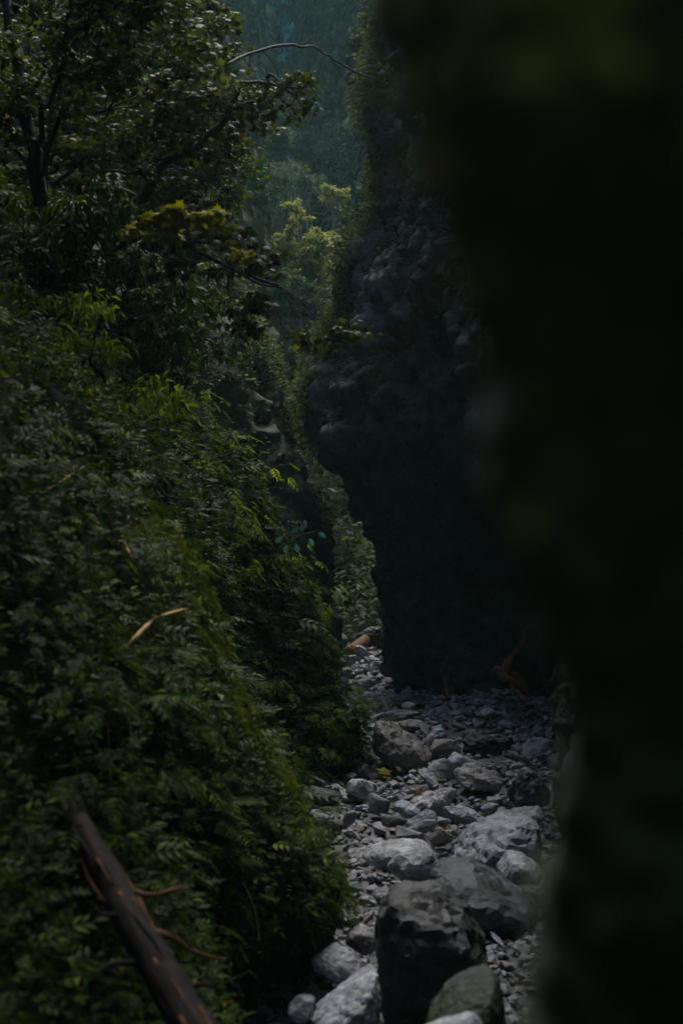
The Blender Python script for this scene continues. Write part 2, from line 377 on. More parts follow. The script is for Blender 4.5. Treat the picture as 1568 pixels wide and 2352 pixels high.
def wall_grid(secs, ys, zs):
    ds = np.array([s[0] for s in secs])
    X = np.stack([np.interp(zs, s[1][:, 0], s[1][:, 1]) for s in secs])      # (ns, nz)
    out = np.empty((len(ys), len(zs)))
    i = np.clip(np.searchsorted(ds, ys) - 1, 0, len(ds) - 2)
    t = (ys - ds[i]) / (ds[i + 1] - ds[i]); t = np.clip(t, 0, 1); t = t * .5 + .5 * t * t * (3 - 2 * t)
    out = X[i] * (1 - t)[:, None] + X[i + 1] * t[:, None]
    return np.stack([out, np.repeat(ys[:, None], len(zs), 1), np.repeat(zs[None], len(ys), 0)], -1)

def grid_normals(V, sign):
    n = norm(np.cross(np.gradient(V, axis=0), np.gradient(V, axis=1))) * sign
    return n

def blur2(n, k=3):
    for _ in range(k):
        p = np.pad(n, ((1, 1), (1, 1), (0, 0)), 'edge')
        n = (p[:-2, 1:-1] + p[2:, 1:-1] + p[1:-1, :-2] + p[1:-1, 2:] + 2 * n) / 6
    return n

ysL = np.concatenate([np.linspace(-16, 2, 30)[:-1], np.linspace(2, 8, 70)[:-1], np.linspace(8, 28, 215)[:-1], np.linspace(28, 38, 40)])
zsL = np.concatenate([np.linspace(-1, 9, 170)[:-1], np.linspace(9, 16, 30)])
VL = wall_grid(left_secs, ysL, zsL)
NL = norm(blur2(grid_normals(VL, 1.0), 4)); NL *= np.where(NL[..., :1].mean() > 0, 1, -1)
dep = np.clip((VL[..., 1] - 3) / 8, .25, 1)
dL = .20 * fbm(VL * np.array([.9, .9, .9]), 4, 3) + .06 * ridged(VL * 2.2, 4, 8)
cl = np.clip((VL[..., 1] - 19) / 3, 0, 1)
dL = dL + cl * (.14 * ridged(VL * np.array([.8, .8, .5]), 4, 21))
bv, be = cells(VL * np.array([1.5, 1.5, 1.0]) + .25 * fbm(VL * 2, 2, 77)[..., None], 3)
bv2, be2 = cells(VL * np.array([4, 4, 2.8]) + .4 * fbm(VL * 3, 2, 82)[..., None], 33)
dL = dL + cl * (.14 * bv + .10 * bv2 - .2 * np.clip(.10 - be2, 0, 1) - .10 * np.clip(.10 - be, 0, 1) * 5 * .5)
VL2 = VL + NL * (dL * dep * .8)[..., None]
plate = []
for k, (ox, oz) in enumerate([(-1.5, 1.2), (-5, 3.0), (-14, 7), (-40, 16)]):
    e = VL2[:, -1].copy(); e[:, 0] += ox + .6 * fbm(e * .4 + k, 2, 5); e[:, 2] += oz + .5 * fbm(e * .3 + 7 + k, 2, 6); plate.append(e)
VLf = np.concatenate([VL2, np.stack(plate, 1)], 1)
f = grid_faces(*VLf.shape[:2])
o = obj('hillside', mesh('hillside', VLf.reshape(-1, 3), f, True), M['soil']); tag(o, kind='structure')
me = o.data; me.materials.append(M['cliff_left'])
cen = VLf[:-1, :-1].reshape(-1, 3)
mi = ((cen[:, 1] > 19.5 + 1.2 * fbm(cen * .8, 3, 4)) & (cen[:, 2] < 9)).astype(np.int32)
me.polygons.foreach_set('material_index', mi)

ysR = np.concatenate([np.linspace(-16, 12, 50)[:-1], np.linspace(12, 20, 90)[:-1], np.linspace(20, 26, 190)[:-1], np.linspace(26, 38, 50)])
zsR = np.concatenate([np.linspace(-1, 11, 230)[:-1], np.linspace(11, 11.6, 6)])
VR = wall_grid(right_secs, ysR, zsR)
NR = norm(blur2(grid_normals(VR, 1.0), 4)); NR *= np.where(NR[..., :1].mean() < 0, 1, -1)
strat = VR @ np.array([.35, .25, 1.0])
dR = .16 * fbm(VR * .8, 4, 31) + .10 * ridged(np.stack([VR[..., 0] * 1.4, VR[..., 1] * 1.4, VR[..., 2] * .7], -1), 5, 40) \
     + .05 * np.abs(((strat * 1.7 + .6 * fbm(VR * .7, 3, 50)) % 1.0) - .5)
bv, be = cells(VR * np.array([1.3, 1.3, .9]) + .3 * fbm(VR * 1.7, 2, 78)[..., None], 13)
bv2, be2 = cells(VR * np.array([4, 4, 2.6]) + .4 * fbm(VR * 3, 2, 79)[..., None], 23)
dR = dR + .16 * bv - .5 * np.clip(.10 - be, 0, 1) + .15 * bv2 + .05 * ridged(VR * np.array([5, 5, 2.2]), 3, 47) - .25 * np.clip(.10 - be2, 0, 1)
VR2 = VR + NR * (dR * .9)[..., None]
plate = []
for k, (ox, oz) in enumerate([(1.2, 1.2), (4, 2.5), (14, 6), (40, 14)]):
    e = VR2[:, -1].copy(); e[:, 0] += ox + .6 * fbm(e * .4 + k, 2, 5); e[:, 2] += oz + .5 * fbm(e * .3 + 7 + k, 2, 6); plate.append(e)
VRf = np.concatenate([VR2, np.stack(plate, 1)], 1)
f = grid_faces(*VRf.shape[:2])[:, ::-1]
tag(obj('cliff', mesh('cliff', VRf.reshape(-1, 3), f, True), M['cliff']), kind='structure')

# near rock corner right beside the camera (far out of focus)
NEAR = [(2352, 1228), (2200, 1236), (2000, 1254), (1800, 1288), (1600, 1305), (1450, 1325), (1350, 1318), (1250, 1295), (1150, 1262), (1000, 1205),
        (900, 1165), (800, 1130), (700, 1105), (600, 1090), (500, 1070), (400, 1040), (300, 1020), (200, 985), (100, 950), (0, 925), (-200, 900), (-500, 880)]
def near_sec(d, add):
    pts = sorted([(CAM_Z + (1176 - y) * K * .85, (x - 784) * K * .85 + add) for y, x in NEAR])
    return d, np.array([(-1.0, pts[0][1] + .25), (1.6, pts[0][1] + .12)] + pts + [(4.4, pts[-1][1] + .15), (5.5, pts[-1][1] + .9)])
near_secs = [w_sec(.2, [(-1, 1.3), (5.5, 1.5)]), near_sec(.45, .34), near_sec(.7, .06), near_sec(.85, 0), near_sec(1.0, .03), near_sec(1.4, .3), w_sec(2.2, [(-1, 1.5), (5.5, 1.7)])]
ysN = np.linspace(.2, 2.2, 90); zsN = np.concatenate([np.linspace(-1, 2.5, 60)[:-1], np.linspace(2.5, 3.6, 130)[:-1], np.linspace(3.6, 5.5, 40)])
VN = wall_grid(near_secs, ysN, zsN)
NN = norm(blur2(grid_normals(VN, 1.0), 4)); NN *= np.where(NN[..., :1].mean() < 0, 1, -1)
VN2 = VN + NN * (.022 * fbm(VN * 7, 4, 60) + .012 * ridged(VN * 20, 3, 61))[..., None]
e = VN2[:, -1].copy(); e[:, 0] += 1.5; e[:, 2] -= .6
VNf = np.concatenate([VN2, e[:, None]], 1)
tag(obj('rock_face', mesh('rock_face', VNf.reshape(-1, 3), grid_faces(*VNf.shape[:2])[:, ::-1], True), M['near']), kind='structure')

# ------------------------------------------------------------------ stream bed, ground, back slope
def bed_z(x, y):
    x = np.asarray(x, float); y = np.asarray(y, float)
    base = np.interp(y, [-20, 6, 14, 18, 22, 26, 31, 40], [-.12, -.12, -.12, -.07, .0, .1, .35, .8])
    p = np.stack([x, y, np.zeros_like(x)], -1)
    alc = np.exp(-((x - 2.6) / 1.1) ** 2 - ((y - 20.5) / 2.2) ** 2) * .30
    return base + alc + .07 * fbm(p * .8, 4, 70) + .03 * fbm(p * 4, 3, 74)
xs = np.linspace(-4, 6, 110); ys = np.concatenate([np.linspace(-16, 6, 30)[:-1], np.linspace(6, 32, 270)[:-1], np.linspace(32, 40, 20)])
X, Y = np.meshgrid(xs, ys, indexing='ij')
V = np.stack([X, Y, bed_z(X, Y)], -1)
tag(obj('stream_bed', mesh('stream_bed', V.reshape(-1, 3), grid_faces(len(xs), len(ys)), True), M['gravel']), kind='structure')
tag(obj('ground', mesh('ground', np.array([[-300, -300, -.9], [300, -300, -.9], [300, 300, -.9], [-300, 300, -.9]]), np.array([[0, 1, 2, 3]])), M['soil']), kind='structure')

def back_z(x, y):
    p = np.stack([x, y, np.zeros_like(x)], -1)
    z = np.interp(y, [28.6, 30, 31.5, 33.5, 38, 42, 50, 65, 100, 150], [-.3, .45, 1.2, 2.0, 4.8, 8.0, 14, 23, 42, 66])
    return z + np.clip((y - 31) / 6, 0, 1) * .9 * fbm(p * .22, 4, 80) + .12 * fbm(p * 1.5, 3, 85)
xs = np.concatenate([np.linspace(-80, -14, 30)[:-1], np.linspace(-14, 14, 110)[:-1], np.linspace(14, 80, 30)])
ys = np.concatenate([np.linspace(28.4, 50, 120)[:-1], np.linspace(50, 150, 70)])
X, Y = np.meshgrid(xs, ys, indexing='ij')
VB = np.stack([X, Y, back_z(X, Y)], -1)
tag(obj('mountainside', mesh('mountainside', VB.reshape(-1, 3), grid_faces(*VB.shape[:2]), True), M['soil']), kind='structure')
#@@NEXT
# ------------------------------------------------------------------ stones
import bmesh
def rock(sub, seed, dims, ncut=12, depth=None, rough=.05, bed=0.0, squarish=.35):
    """broken stone: convex hull of a few points, cut fine, edges worn, then weathered"""
    r = np.random.default_rng(seed)
    q = norm(r.normal(size=(ncut + 8, 3)))
    pts = None if not isinstance(squarish, tuple) else np.array(squarish[1]); squarish = .3 if pts is not None else squarish; b = q / np.max(np.abs(q), axis=1, keepdims=True)
    s = min(1, squarish + .25); q = (q * (1 - s) + b * s * .85) * r.uniform(.78, 1.05, (len(q), 1))
    bm = bmesh.new()
    if pts is not None: q = pts * 2 / np.asarray(dims)
    for c in q: bm.verts.new(c * np.asarray(dims) / 2)
    h = bmesh.ops.convex_hull(bm, input=bm.verts[:])
    bmesh.ops.delete(bm, geom=[g for g in h['geom_interior'] if isinstance(g, bmesh.types.BMVert)], context='VERTS')
    bmesh.ops.delete(bm, geom=[v for v in bm.verts if not v.link_faces], context='VERTS')
    L = max(dims)
    for k in range({2: 0, 3: 3, 4: 4, 5: 6}[sub]):
        lim = L * {3: .20, 4: .11, 5: .07}[sub]
        ed = [e for e in bm.edges if e.calc_length() > lim]
        if not ed or len(bm.faces) > {3: 700, 4: 2200, 5: 4200}[sub]: break
        bmesh.ops.subdivide_edges(bm, edges=ed, cuts=1, use_grid_fill=False)
        bmesh.ops.triangulate(bm, faces=bm.faces[:])
    if sub > 2:
        for k in range(2 if sub < 5 else 3): bmesh.ops.smooth_vert(bm, verts=bm.verts[:], factor=.5, use_axis_x=True, use_axis_y=True, use_axis_z=True)
    bmesh.ops.recalc_face_normals(bm, faces=bm.faces[:]); bm.normal_update()
    v = np.array([x.co[:] for x in bm.verts]); nn = np.array([x.normal[:] for x in bm.verts]); bm.verts.index_update()
    f = np.array([[w.index for w in p.verts] for p in bm.faces if len(p.verts) == 3]); bm.free()
    if sub > 2:
        o = r.uniform(0, 50, 3); sc = 1 / L
        hgt = fbm(v * 3.5 * sc + o, 3, seed % 97) * rough * .9 + ridged(v * 9 * sc + o, 4, seed % 89) * rough * .45
        if bed:
            a = norm(np.array([.25, .2, 1.0])); t = v @ a * sc * 8 + .7 * fbm(v * 3 * sc + o, 2, 5)
            hgt = hgt - bed * np.clip(.16 - np.abs((t % 1.0) - .5), 0, 1) * 3.5
        v = v + nn * (hgt * L * .5)[:, None]
    return v, f

def euler(rx, ry, rz):
    cx, sx, cy_, sy, cz, sz = math.cos(rx), math.sin(rx), math.cos(ry), math.sin(ry), math.cos(rz), math.sin(rz)
    return np.array([[cz, -sz, 0], [sz, cz, 0], [0, 0, 1]]) @ np.array([[cy_, 0, sy], [0, 1, 0], [-sy, 0, cy_]]) @ np.array([[1, 0, 0], [0, cx, -sx], [0, sx, cx]])

# hero rocks: (pixel box centre x, y, depth, size x/y/z in m, rotation deg, material, name, label, seed, opts)
HERO = [
 (1000, 2205, 8.5, (.70, .6, .86), (0, 8, 8), 'stone_dark', 'boulder', 'big upright dark boulder with a rounded top standing in the foreground of the stream bed', dict(ncut=26, rough=.085, squarish=-.05)),
 (1085, 2375, 6.9, (.44, .5, .56), (0, 14, 30), 'stone_moss', 'boulder', 'rounded green tinged boulder at the bottom edge in front of the big upright boulder', dict(ncut=24, rough=.05, squarish=-.1)),
 (1040, 2420, 6.4, (.44, .4, .36), (5, 0, 10), 'stone', 'boulder', 'pale boulder top just showing at the very bottom edge of the picture', dict(rough=.05)),
 (800, 2300, 8.1, (.54, .50, .30), (8, -24, 12), 'stone', 'slab', 'slanted pale slab leaning against the left foot of the big upright boulder', dict(ncut=10, bed=.05, rough=.05, squarish=.7)),
 (772, 2215, 8.9, (.40, .42, .20), (6, 10, -20), 'stone', 'slab', 'flat grey slab behind the slanted slab beside the mossy bank foot', dict(bed=.05, squarish=.6)),
 (832, 2160, 9.4, (.22, .24, .15), (20, 5, 40), 'stone', 'stone', 'grey wedge stone squeezed between the mossy bank tip and the big boulder', dict()),
 (690, 2320, 8.2, (.16, .2, .2), (10, 12, 0), 'stone', 'stone', 'upright grey stone left of the slanted slab at the bottom', dict()),
 (1095, 2050, 10.6, (1.25, .85, .42), (10, 9, -12), 'stone_dark', 'slab', 'broad dark slab with a pale upper rim just behind the big upright boulder', dict(ncut=10, bed=.06, squarish=.6, rough=.06)),
 (1195, 1990, 11.6, (.5, .5, .24), (10, 16, 15), 'stone', 'slab', 'smooth grey slab tilted to the right at the shaded right edge of the bed', dict(ncut=10, squarish=.6)),
 (915, 1962, 12.2, (.66, .42, .30), (0, -6, 6), 'stone', 'boulder', 'wide flat topped grey boulder in the middle of the stream bed', dict(ncut=10, squarish=.6)),
 (955, 1992, 11.6, (.48, .40, .26), (12, -14, -20), 'stone', 'boulder', 'rough grey boulder in front of the wide flat topped boulder', dict(rough=.08)),
 (1120, 1945, 12.8, (1.05, .95, .40), (14, -26, 28), 'stone', 'rock_ledge', 'large tilted ledge of layered slate at the right of the stream bed', dict(ncut=10, bed=.12, squarish=.75, rough=.05)),
 (1190, 1900, 13.6, (.62, .6, .30), (10, -30, 28), 'stone', 'rock_ledge', 'upper step of layered slate behind the large tilted ledge', dict(ncut=10, bed=.12, squarish=.7)),
 (1098, 1795, 15.8, (.62, .48, .34), (4, 8, 20), 'stone', 'boulder', 'pale blotched boulder in the upper right of the open stream bed', dict(rough=.09, ncut=10)),
 (1010, 1775, 16.2, (.50, .40, .30), (0, -18, 10), 'stone', 'boulder', 'smooth humped grey boulder left of the pale blotched boulder', dict(ncut=10)),
 (1068, 1755, 16.8, (.46, .4, .26), (0, 20, -10), 'stone', 'boulder', 'low grey boulder behind the humped one under the dark rock', dict(ncut=10)),
 (990, 1838, 14.9, (.52, .42, .30), (6, 0, 0), 'stone', 'boulder', 'pale topped boulder with a pitted dark underside in the bed centre', dict(rough=.10)),
 (1040, 1873, 14.2, (.50, .36, .22), (4, 10, -8), 'stone', 'boulder', 'long low grey boulder right of the bed centre', dict(rough=.07)),
 (935, 1862, 14.2, (.30, .16, .12), (10, 24, -38), 'stone', 'stone', 'pale elongated stone lying aslant in the bed centre', dict(ncut=10, squarish=.7)),
 (905, 1885, 13.9, (.28, .22, .14), (0, 0, 8), 'stone_dark', 'stone', 'dark brick shaped stone with a flat pale top', dict(ncut=10, squarish=.8, rough=.03)),
 (965, 1892, 13.6, (.36, .30, .22), (0, -22, 14), 'stone', 'boulder', 'rounded grey boulder right of the dark brick shaped stone', dict()),
 (1125, 1858, 14.5, (.22, .2, .14), (0, 8, 0), 'stone', 'stone', 'smooth greenish pointed stone between boulders at right', dict(ncut=10)),
 (757, 1893, 13.3, (.32, .3, .26), (0, -20, 35), 'stone_brown', 'boulder', 'brown layered rock at the foot of the ferny bank', dict(bed=.14, squarish=.5)),
 (800, 1882, 13.3, (.12, .14, .26), (10, 22, 0), 'stone_brown', 'stone', 'narrow brown upright stone beside the brown layered rock', dict()),
 (835, 1822, 15.2, (.40, .36, .30), (0, 20, 10), 'stone', 'boulder', 'pale wrinkled boulder near the left side of the bed', dict(rough=.09)),
 (870, 1845, 14.6, (.28, .26, .26), (0, 30, 0), 'stone', 'stone', 'pale narrow stone leaning on the wrinkled boulder', dict()),
 (745, 1830, 14.9, (.42, .36, .16), (0, 10, -10), 'stone_dark', 'slab', 'dark slab poking out from under the ferny bank', dict()),
 (930, 1722, 17.0, (.85, .7, .62), (16, 30, 20), 'stone_brown', 'boulder', 'sloping brown tinged boulder joined to the foot of the ferny bank', dict(ncut=10, rough=.09)),
 (885, 1690, 18.6, (.5, .8, .4), (0, 30, 10), 'stone', 'slab', 'smooth grey sloping slab behind the brown tinged boulder', dict(ncut=10)),
 (1020, 1727, 17.4, (.44, .36, .36), (0, -16, 12), 'stone_brown', 'boulder', 'pale brown split boulder in front of the dark pitted rock', dict(ncut=10, rough=.08)),
 (1120, 1725, 17.8, (.72, .5, .46), (0, 10, 4), 'stone_dark', 'boulder', 'dark pitted rock under the alcove wall', dict(rough=.12)),
 (1225, 1720, 17.6, (.40, .4, .32), (0, -14, 20), 'stone', 'boulder', 'bluish grey boulder at the shaded right end of the rubble', dict(ncut=10)),
 (1215, 1820, 15.2, (.5, .5, .44), (0, 12, 4), 'stone_dark', 'boulder', 'dark greenish pitted boulder at the right edge beside the foreground rock', dict(rough=.11)),
 (945, 1617, 21.3, (.66, .5, .26), (0, -6, 4), 'stone_dark', 'slab', 'dark flat rock at the foot of the overhanging cliff', dict(bed=.08)),
 (940, 1668, 19.6, (.62, .4, .16), (0, 3, 0), 'stone', 'slab', 'long flat grey slab below the dark flat rock', dict(squarish=.7)),
 (1000, 1640, 20.2, (.50, .36, .24), (0, -20, 30), 'stone', 'boulder', 'angular grey boulder at the left end of the alcove rubble', dict()),
 (1110, 1615, 20.8, (.42, .4, .34), (0, 10, 0), 'stone', 'boulder', 'squarish shadowed boulder in the alcove under the driftwood root', dict(squarish=.6)),
 (873, 1533, 25.6, (.36, .3, .26), (0, 10, 10), 'stone', 'boulder', 'pale boulder highest on the right of the far stones below the log', dict(rough=.07)),
 (842, 1538, 25.4, (.26, .24, .22), (0, -10, 30), 'stone', 'boulder', 'pale round boulder in the middle of the far stones', dict()),
 (790, 1548, 24.6, (.36, .3, .24), (0, -10, 0), 'stone', 'boulder', 'pale boulder at the left of the far stones beside the bank', dict(rough=.07)),
 (832, 1575, 23.6, (.40, .34, .26), (0, -14, 16), 'stone', 'boulder', 'smooth grey boulder in front of the far pale stones', dict(ncut=10)),
 (878, 1612, 22.0, (.34, .3, .22), (0, -8, 0), 'stone', 'boulder', 'smooth bluish boulder at the corner of the cliff foot', dict(ncut=10)),
 (845, 1600, 22.6, (.3, .3, .16), (0, 0, 0), 'stone', 'slab', 'flat stone between the far stones and the cliff corner', dict()),
 (818, 715, 24.5, (.62, .8, 1.0), (0, 10, 0), 'stone', 'rock_outcrop', 'pale bare rock patch showing through leaves on the overhanging cliff below the palest tree', dict(rough=.09)),
 (838, 838, 23.6, (.5, .7, .8), (0, 14, 30), 'stone', 'rock_outcrop', 'lower pale bare rock patch on top of the jutting cliff nose', dict(rough=.09)),
 (845, 1462, 29.0, (.60, .5, .5), (0, 8, 6), 'stone_dark', 'boulder', 'dark square ledge stone just behind the log end', dict(bed=.1, squarish=.7)),
 (775, 1475, 28.6, (.50, .5, .5), (0, -10, 6), 'stone_moss', 'boulder', 'mossy rock left of the log end under the back slope', dict()),
 (872, 1505, 27.2, (.26, .24, .2), (0, 0, 6), 'stone_moss', 'stone', 'small green coated stone in the shadow right of the log end', dict()),
]
# rocks whose outline is particular: seen outline (front), given real depth
SHAPES = {
 0: [(875, 2330), (870, 2110), (888, 2048), (930, 2030), (1010, 2035), (1062, 2080), (1102, 2150), (1132, 2230), (1142, 2340), (890, 2350)],
 1: [(960, 2440), (985, 2340), (1030, 2278), (1075, 2247), (1130, 2232), (1152, 2262), (1160, 2440)],
 3: [(718, 2335), (790, 2270), (866, 2225), (874, 2300), (862, 2400), (725, 2400)],
 7: [(985, 2005), (1010, 1990), (1080, 1990), (1150, 2028), (1228, 2085), (1215, 2140), (1100, 2130), (1000, 2070)],
 8: [(1145, 1995), (1165, 1960), (1200, 1965), (1243, 1995), (1236, 2022), (1150, 2018)],
 9: [(830, 1968), (850, 1947), (900, 1935), (975, 1930), (990, 1950), (985, 1988), (930, 1992), (850, 1988)],
 11: [(1028, 1980), (1078, 1908), (1180, 1872), (1236, 1882), (1242, 1950), (1160, 1965), (1100, 1992), (1040, 2002)],
 27: [(862, 1655), (900, 1665), (950, 1700), (992, 1745), (978, 1772), (900, 1766), (862, 1722)]}
def shape_pts(poly, c, d, th, k):
    r = np.random.default_rng(40 + k); out = []
    cx = np.mean([q[0] for q in poly]); cy_ = np.mean([q[1] for q in poly])
    for fy, sc in ((-.62, .45), (-.48, .76), (-.2, .97), (.1, 1.0), (.45, .86), (.6, .5)):
        for (x, y) in poly:
            s = sc * r.uniform(.96, 1.03); w = P(cx + (x - cx) * s, cy_ + (y - cy_) * s, d); w[1] += fy * th
            out.append(w - c)
    return np.array(out)
HERO_XY = []
for k, (px, py, d, dims, rot, mt, nm, lab, opt) in enumerate(HERO):
    sub = 5 if dims[0] > .5 or d < 10 else 4
    c = P(px, py, d)
    if k in SHAPES:
        opt = dict(opt); opt['squarish'] = ('pts', shape_pts(SHAPES[k], c, d, dims[1], k)); v, f = rock(5, 300 + k, dims, **opt)
    else:
        v, f = rock(sub, 300 + k, dims, **opt)
        v = (v @ euler(*[R(a) for a in rot]).T) * 1.08; dims = np.array(dims) * 1.08
    o = obj(nm, mesh(nm, v, f, False), M[mt], loc=c); tag(o, lab, 'boulder' if nm == 'boulder' else ('slab' if nm == 'slab' else ('stone' if nm == 'stone' else 'rock')))
    HERO_XY.append((c[0], c[1], dims[0] * .42))

PROTO = []
for k in range(14):
    dims = (1, rng.uniform(.6, .95), rng.uniform(.22, .6))
    v, f = rock(3, 500 + k, dims, ncut=5, rough=rng.uniform(.05, .12), bed=.06 if k % 3 == 0 else 0, squarish=.45)
    PROTO.append(mesh('stone', v, f, False))
PROTO4 = []
for k in range(10):
    dims = (1, rng.uniform(.6, .95), rng.uniform(.24, .62))
    v, f = rock(4, 600 + k, dims, ncut=6, rough=rng.uniform(.05, .12), bed=.07 if k % 3 == 0 else 0, squarish=.45)
    PROTO4.append(mesh('stone', v, f, False))
for me in PROTO + PROTO4: me.materials.append(M['stone'])
PB = []
for me in PROTO4[:3]:
    m2 = me.copy(); m2.materials[0] = M['stone_brown']; PB.append(m2)
def xl(y, z): return float(np.interp(y, ysL, VL2[:, int(np.argmin(abs(zsL - z))), 0]))
def xr(y, z): return float(np.interp(y, ysR, VR2[:, int(np.argmin(abs(zsR - z))), 0]))
placed = list(HERO_XY); stones = []
tries = 0
while len(stones) < 285 and tries < 40000:
    tries += 1
    y = 7.6 + (28 - 7.6) * rng.random() ** .9
    a, b = xl(y, .2), min(xr(y, .3), .165 * y + .1)
    if b - a < .15: continue
    x = rng.uniform(a - .05, b + .05)
    s = float(np.clip(.165 * np.exp(rng.normal(0, .42)) * (1 + .045 * (y - 10)), .10, .6))
    if len(stones) > 150 and s > .26 * (1 + .05 * (y - 10)): continue
    rr = s * .28
    if any((x - p[0]) ** 2 + (y - p[1]) ** 2 < (rr + p[2]) ** 2 for p in placed): continue
    placed.append((x, y, rr)); stones.append((x, y, s))
for (x, y, s) in stones:
    bro = rng.random() < .10
    me = random.choice(PB if bro else (PROTO4 if s > .22 else PROTO))
    o = bpy.data.objects.new('stone', me); col.objects.link(o)
    o.location = (x, y, float(bed_z(x, y)) + s * rng.uniform(.16, .34))
    o.rotation_euler = (rng.normal(0, .38), rng.normal(0, .38), rng.uniform(0, 6.28))
    o.scale = (s * rng.uniform(.9, 1.25), s * rng.uniform(.8, 1.1), s * rng.uniform(.75, 1.15))
    if y < 10.5: L, G = 'loose grey stone between the mossy bank and the big upright boulder', 'loose stones beside the big boulder'
    elif y < 16.2: L, G = 'loose grey stone among rubble of the open middle stream bed', 'loose stones of the middle stream bed'
    elif y > 21.5 or x < .9: L, G = 'loose grey stone in the upper stream bed towards the log end', 'loose stones of the upper stream bed'
    else: L, G = 'loose shadowed stone in the alcove under the cliff', 'loose stones in the alcove'
    w = 'small' if s < .15 else ('fist to head sized' if s < .21 else 'large'); tone = 'brown stained' if bro else 'grey'
    L = L.replace('loose grey', w + ' ' + tone).replace('loose shadowed', w + ' ' + tone + ' shadowed')
    tag(o, L, 'stone', w + ' ' + tone + ' ' + G)

M['rubble'] = rock_mat('pale rubble', (.07, .073, .082), (.25, .257, .276), (.44, .452, .475), brown=(.20, .165, .14), wet=.5, scale=5, use_obj_rand=False)
# gravel: small angular chips that nobody could count
pv, pf = rock(2, 900, (1, .75, .45), ncut=6, rough=.05)
n = 2600
y = 7 + 21 * rng.random(n) ** 1.0
a = np.interp(y, ysL, VL2[:, int(np.argmin(abs(zsL - .1))), 0]) - .1; b = np.minimum(np.interp(y, ysR, VR2[:, int(np.argmin(abs(zsR - .2))), 0]), .175 * y) + .1
x = a + (b - a) * rng.random(n); s = np.clip(.034 * np.exp(rng.normal(0, .5, n)), .015, .11) * (1 + .02 * (y - 8))
T = np.stack([x, y, bed_z(x, y) + s * .15], -1)
dirs = norm(np.stack([rng.normal(size=n), rng.normal(size=n), rng.normal(0, .25, n)], -1)); ups = norm(np.stack([rng.normal(0, .3, n), rng.normal(0, .3, n), np.ones(n)], -1))
v, f = bake(pv, pf, frames(dirs, ups), T, s)
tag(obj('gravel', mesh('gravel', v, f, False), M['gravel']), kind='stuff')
# rubble between the stones: past the 300 that show largest
pts, pl = [], list(placed)
rp = [rock(2, 920 + k, (1, rng.uniform(.6, .9), rng.uniform(.35, .6)), ncut=9, rough=.08) for k in range(6)]
px_ = np.array(placed)
buck = [[] for _ in rp]
cnt = 0
for _ in range(30000):
    if cnt >= 4600: break
    y = 7.4 + 20 * rng.random(); a = xl(y, .15); b = min(xr(y, .25), .17 * y)
    if b - a < .1: continue
    x = rng.uniform(a - .05, b + .05); s = .080 * math.exp(rng.normal(0, .35)) * (1 + .035 * (y - 8))
    if np.any((px_[:, 0] - x) ** 2 + (px_[:, 1] - y) ** 2 < (px_[:, 2] * .85) ** 2): continue
    buck[rng.integers(0, 6)].append((x, y, s)); cnt += 1
parts = []
for (rv, rf), bk in zip(rp, buck):
    bk = np.array(bk); n = len(bk)
    T = np.stack([bk[:, 0], bk[:, 1], bed_z(bk[:, 0], bk[:, 1]) + bk[:, 2] * rng.uniform(.1, .3, n)], -1)
    dr = norm(np.stack([rng.normal(size=n), rng.normal(size=n), rng.normal(0, .3, n)], -1)); up = norm(np.stack([rng.normal(0, .35, n), rng.normal(0, .35, n), np.ones(n)], -1))
    parts.append(bake(rv, rf, frames(dr, up), T, bk[:, 2]))
v, f = join(parts)
tag(obj('rubble', mesh('rubble', v, f, False), M['rubble']), kind='stuff')
#@@NEXT
# ------------------------------------------------------------------ leaf shapes
def leaf_simple(w=.26, fold=.06, droop=.10):
    v = np.array([[0, 0, 0], [-w, .42, fold], [0, .5, 0], [w, .42, fold], [0, 1, -droop], [-w * .62, .74, fold * .5 - droop * .4], [w * .62, .74, fold * .5 - droop * .4]], float)
    f = np.array([[0, 2, 1], [0, 3, 2], [1, 2, 5], [2, 3, 6], [2, 4, 5], [2, 6, 4]])
    return v, f
def leaf_small(w=.26, fold=.06, droop=.10):
    v = np.array([[0, 0, 0], [-w, .48, fold], [0, .52, 0], [w, .48, fold], [0, 1, -droop]], float)
    return v, np.array([[0, 2, 1], [0, 3, 2], [1, 2, 4], [2, 3, 4]])
def leaf_maple():
    pts = [(0, 0), (.50, .10), (.30, .34), (.62, .62), (.22, .62), (0, 1.0), (-.22, .62), (-.62, .62), (-.30, .34), (-.50, .10)]
    v = np.array([[0, .36, .03]] + [[x, y, -.10 * (x * x + (y - .36) ** 2) * 1.6] for x, y in pts])
    n = len(pts)
    return v, np.array([[0, 1 + i, 1 + (i + 1) % n] for i in range(n)])
def leaf_compound(n=3, w=.17, ll=.52, droop=.25):
    bv, bf = leaf_small(w, .04, .12); parts = []
    for k in range(n):
        y = .22 + .62 * k / n; L = ll * (1 - .35 * k / n)
        for s in (-1, 1):
            d = norm(np.array([s * 1.0, .75, -.15])); Rm = frames(d[None], np.array([[0, 0, 1.0]]))
            parts.append(bake(bv, bf, Rm, np.array([[0, y, -droop * y * y]]), np.array([L])))
    Rm = frames(norm(np.array([[0, 1, -.3]])), np.array([[0, 0, 1.0]]))
    parts.append(bake(bv, bf, Rm, np.array([[0, .84, -droop * .7]]), np.array([ll * .7])))
    r = .008
    parts.append((np.array([[-r, 0, 0], [r, 0, 0], [r, .45, -droop * .2], [-r, .45, -droop * .2], [0, .9, -droop * .81]]), np.array([[0, 1, 2], [0, 2, 3], [3, 2, 4]])))
    return join(parts)
LS, LM, LC = leaf_simple(), leaf_maple(), leaf_compound()
LN = leaf_small(.15, .04, .16)
LF = leaf_small(.27, .06, .1)

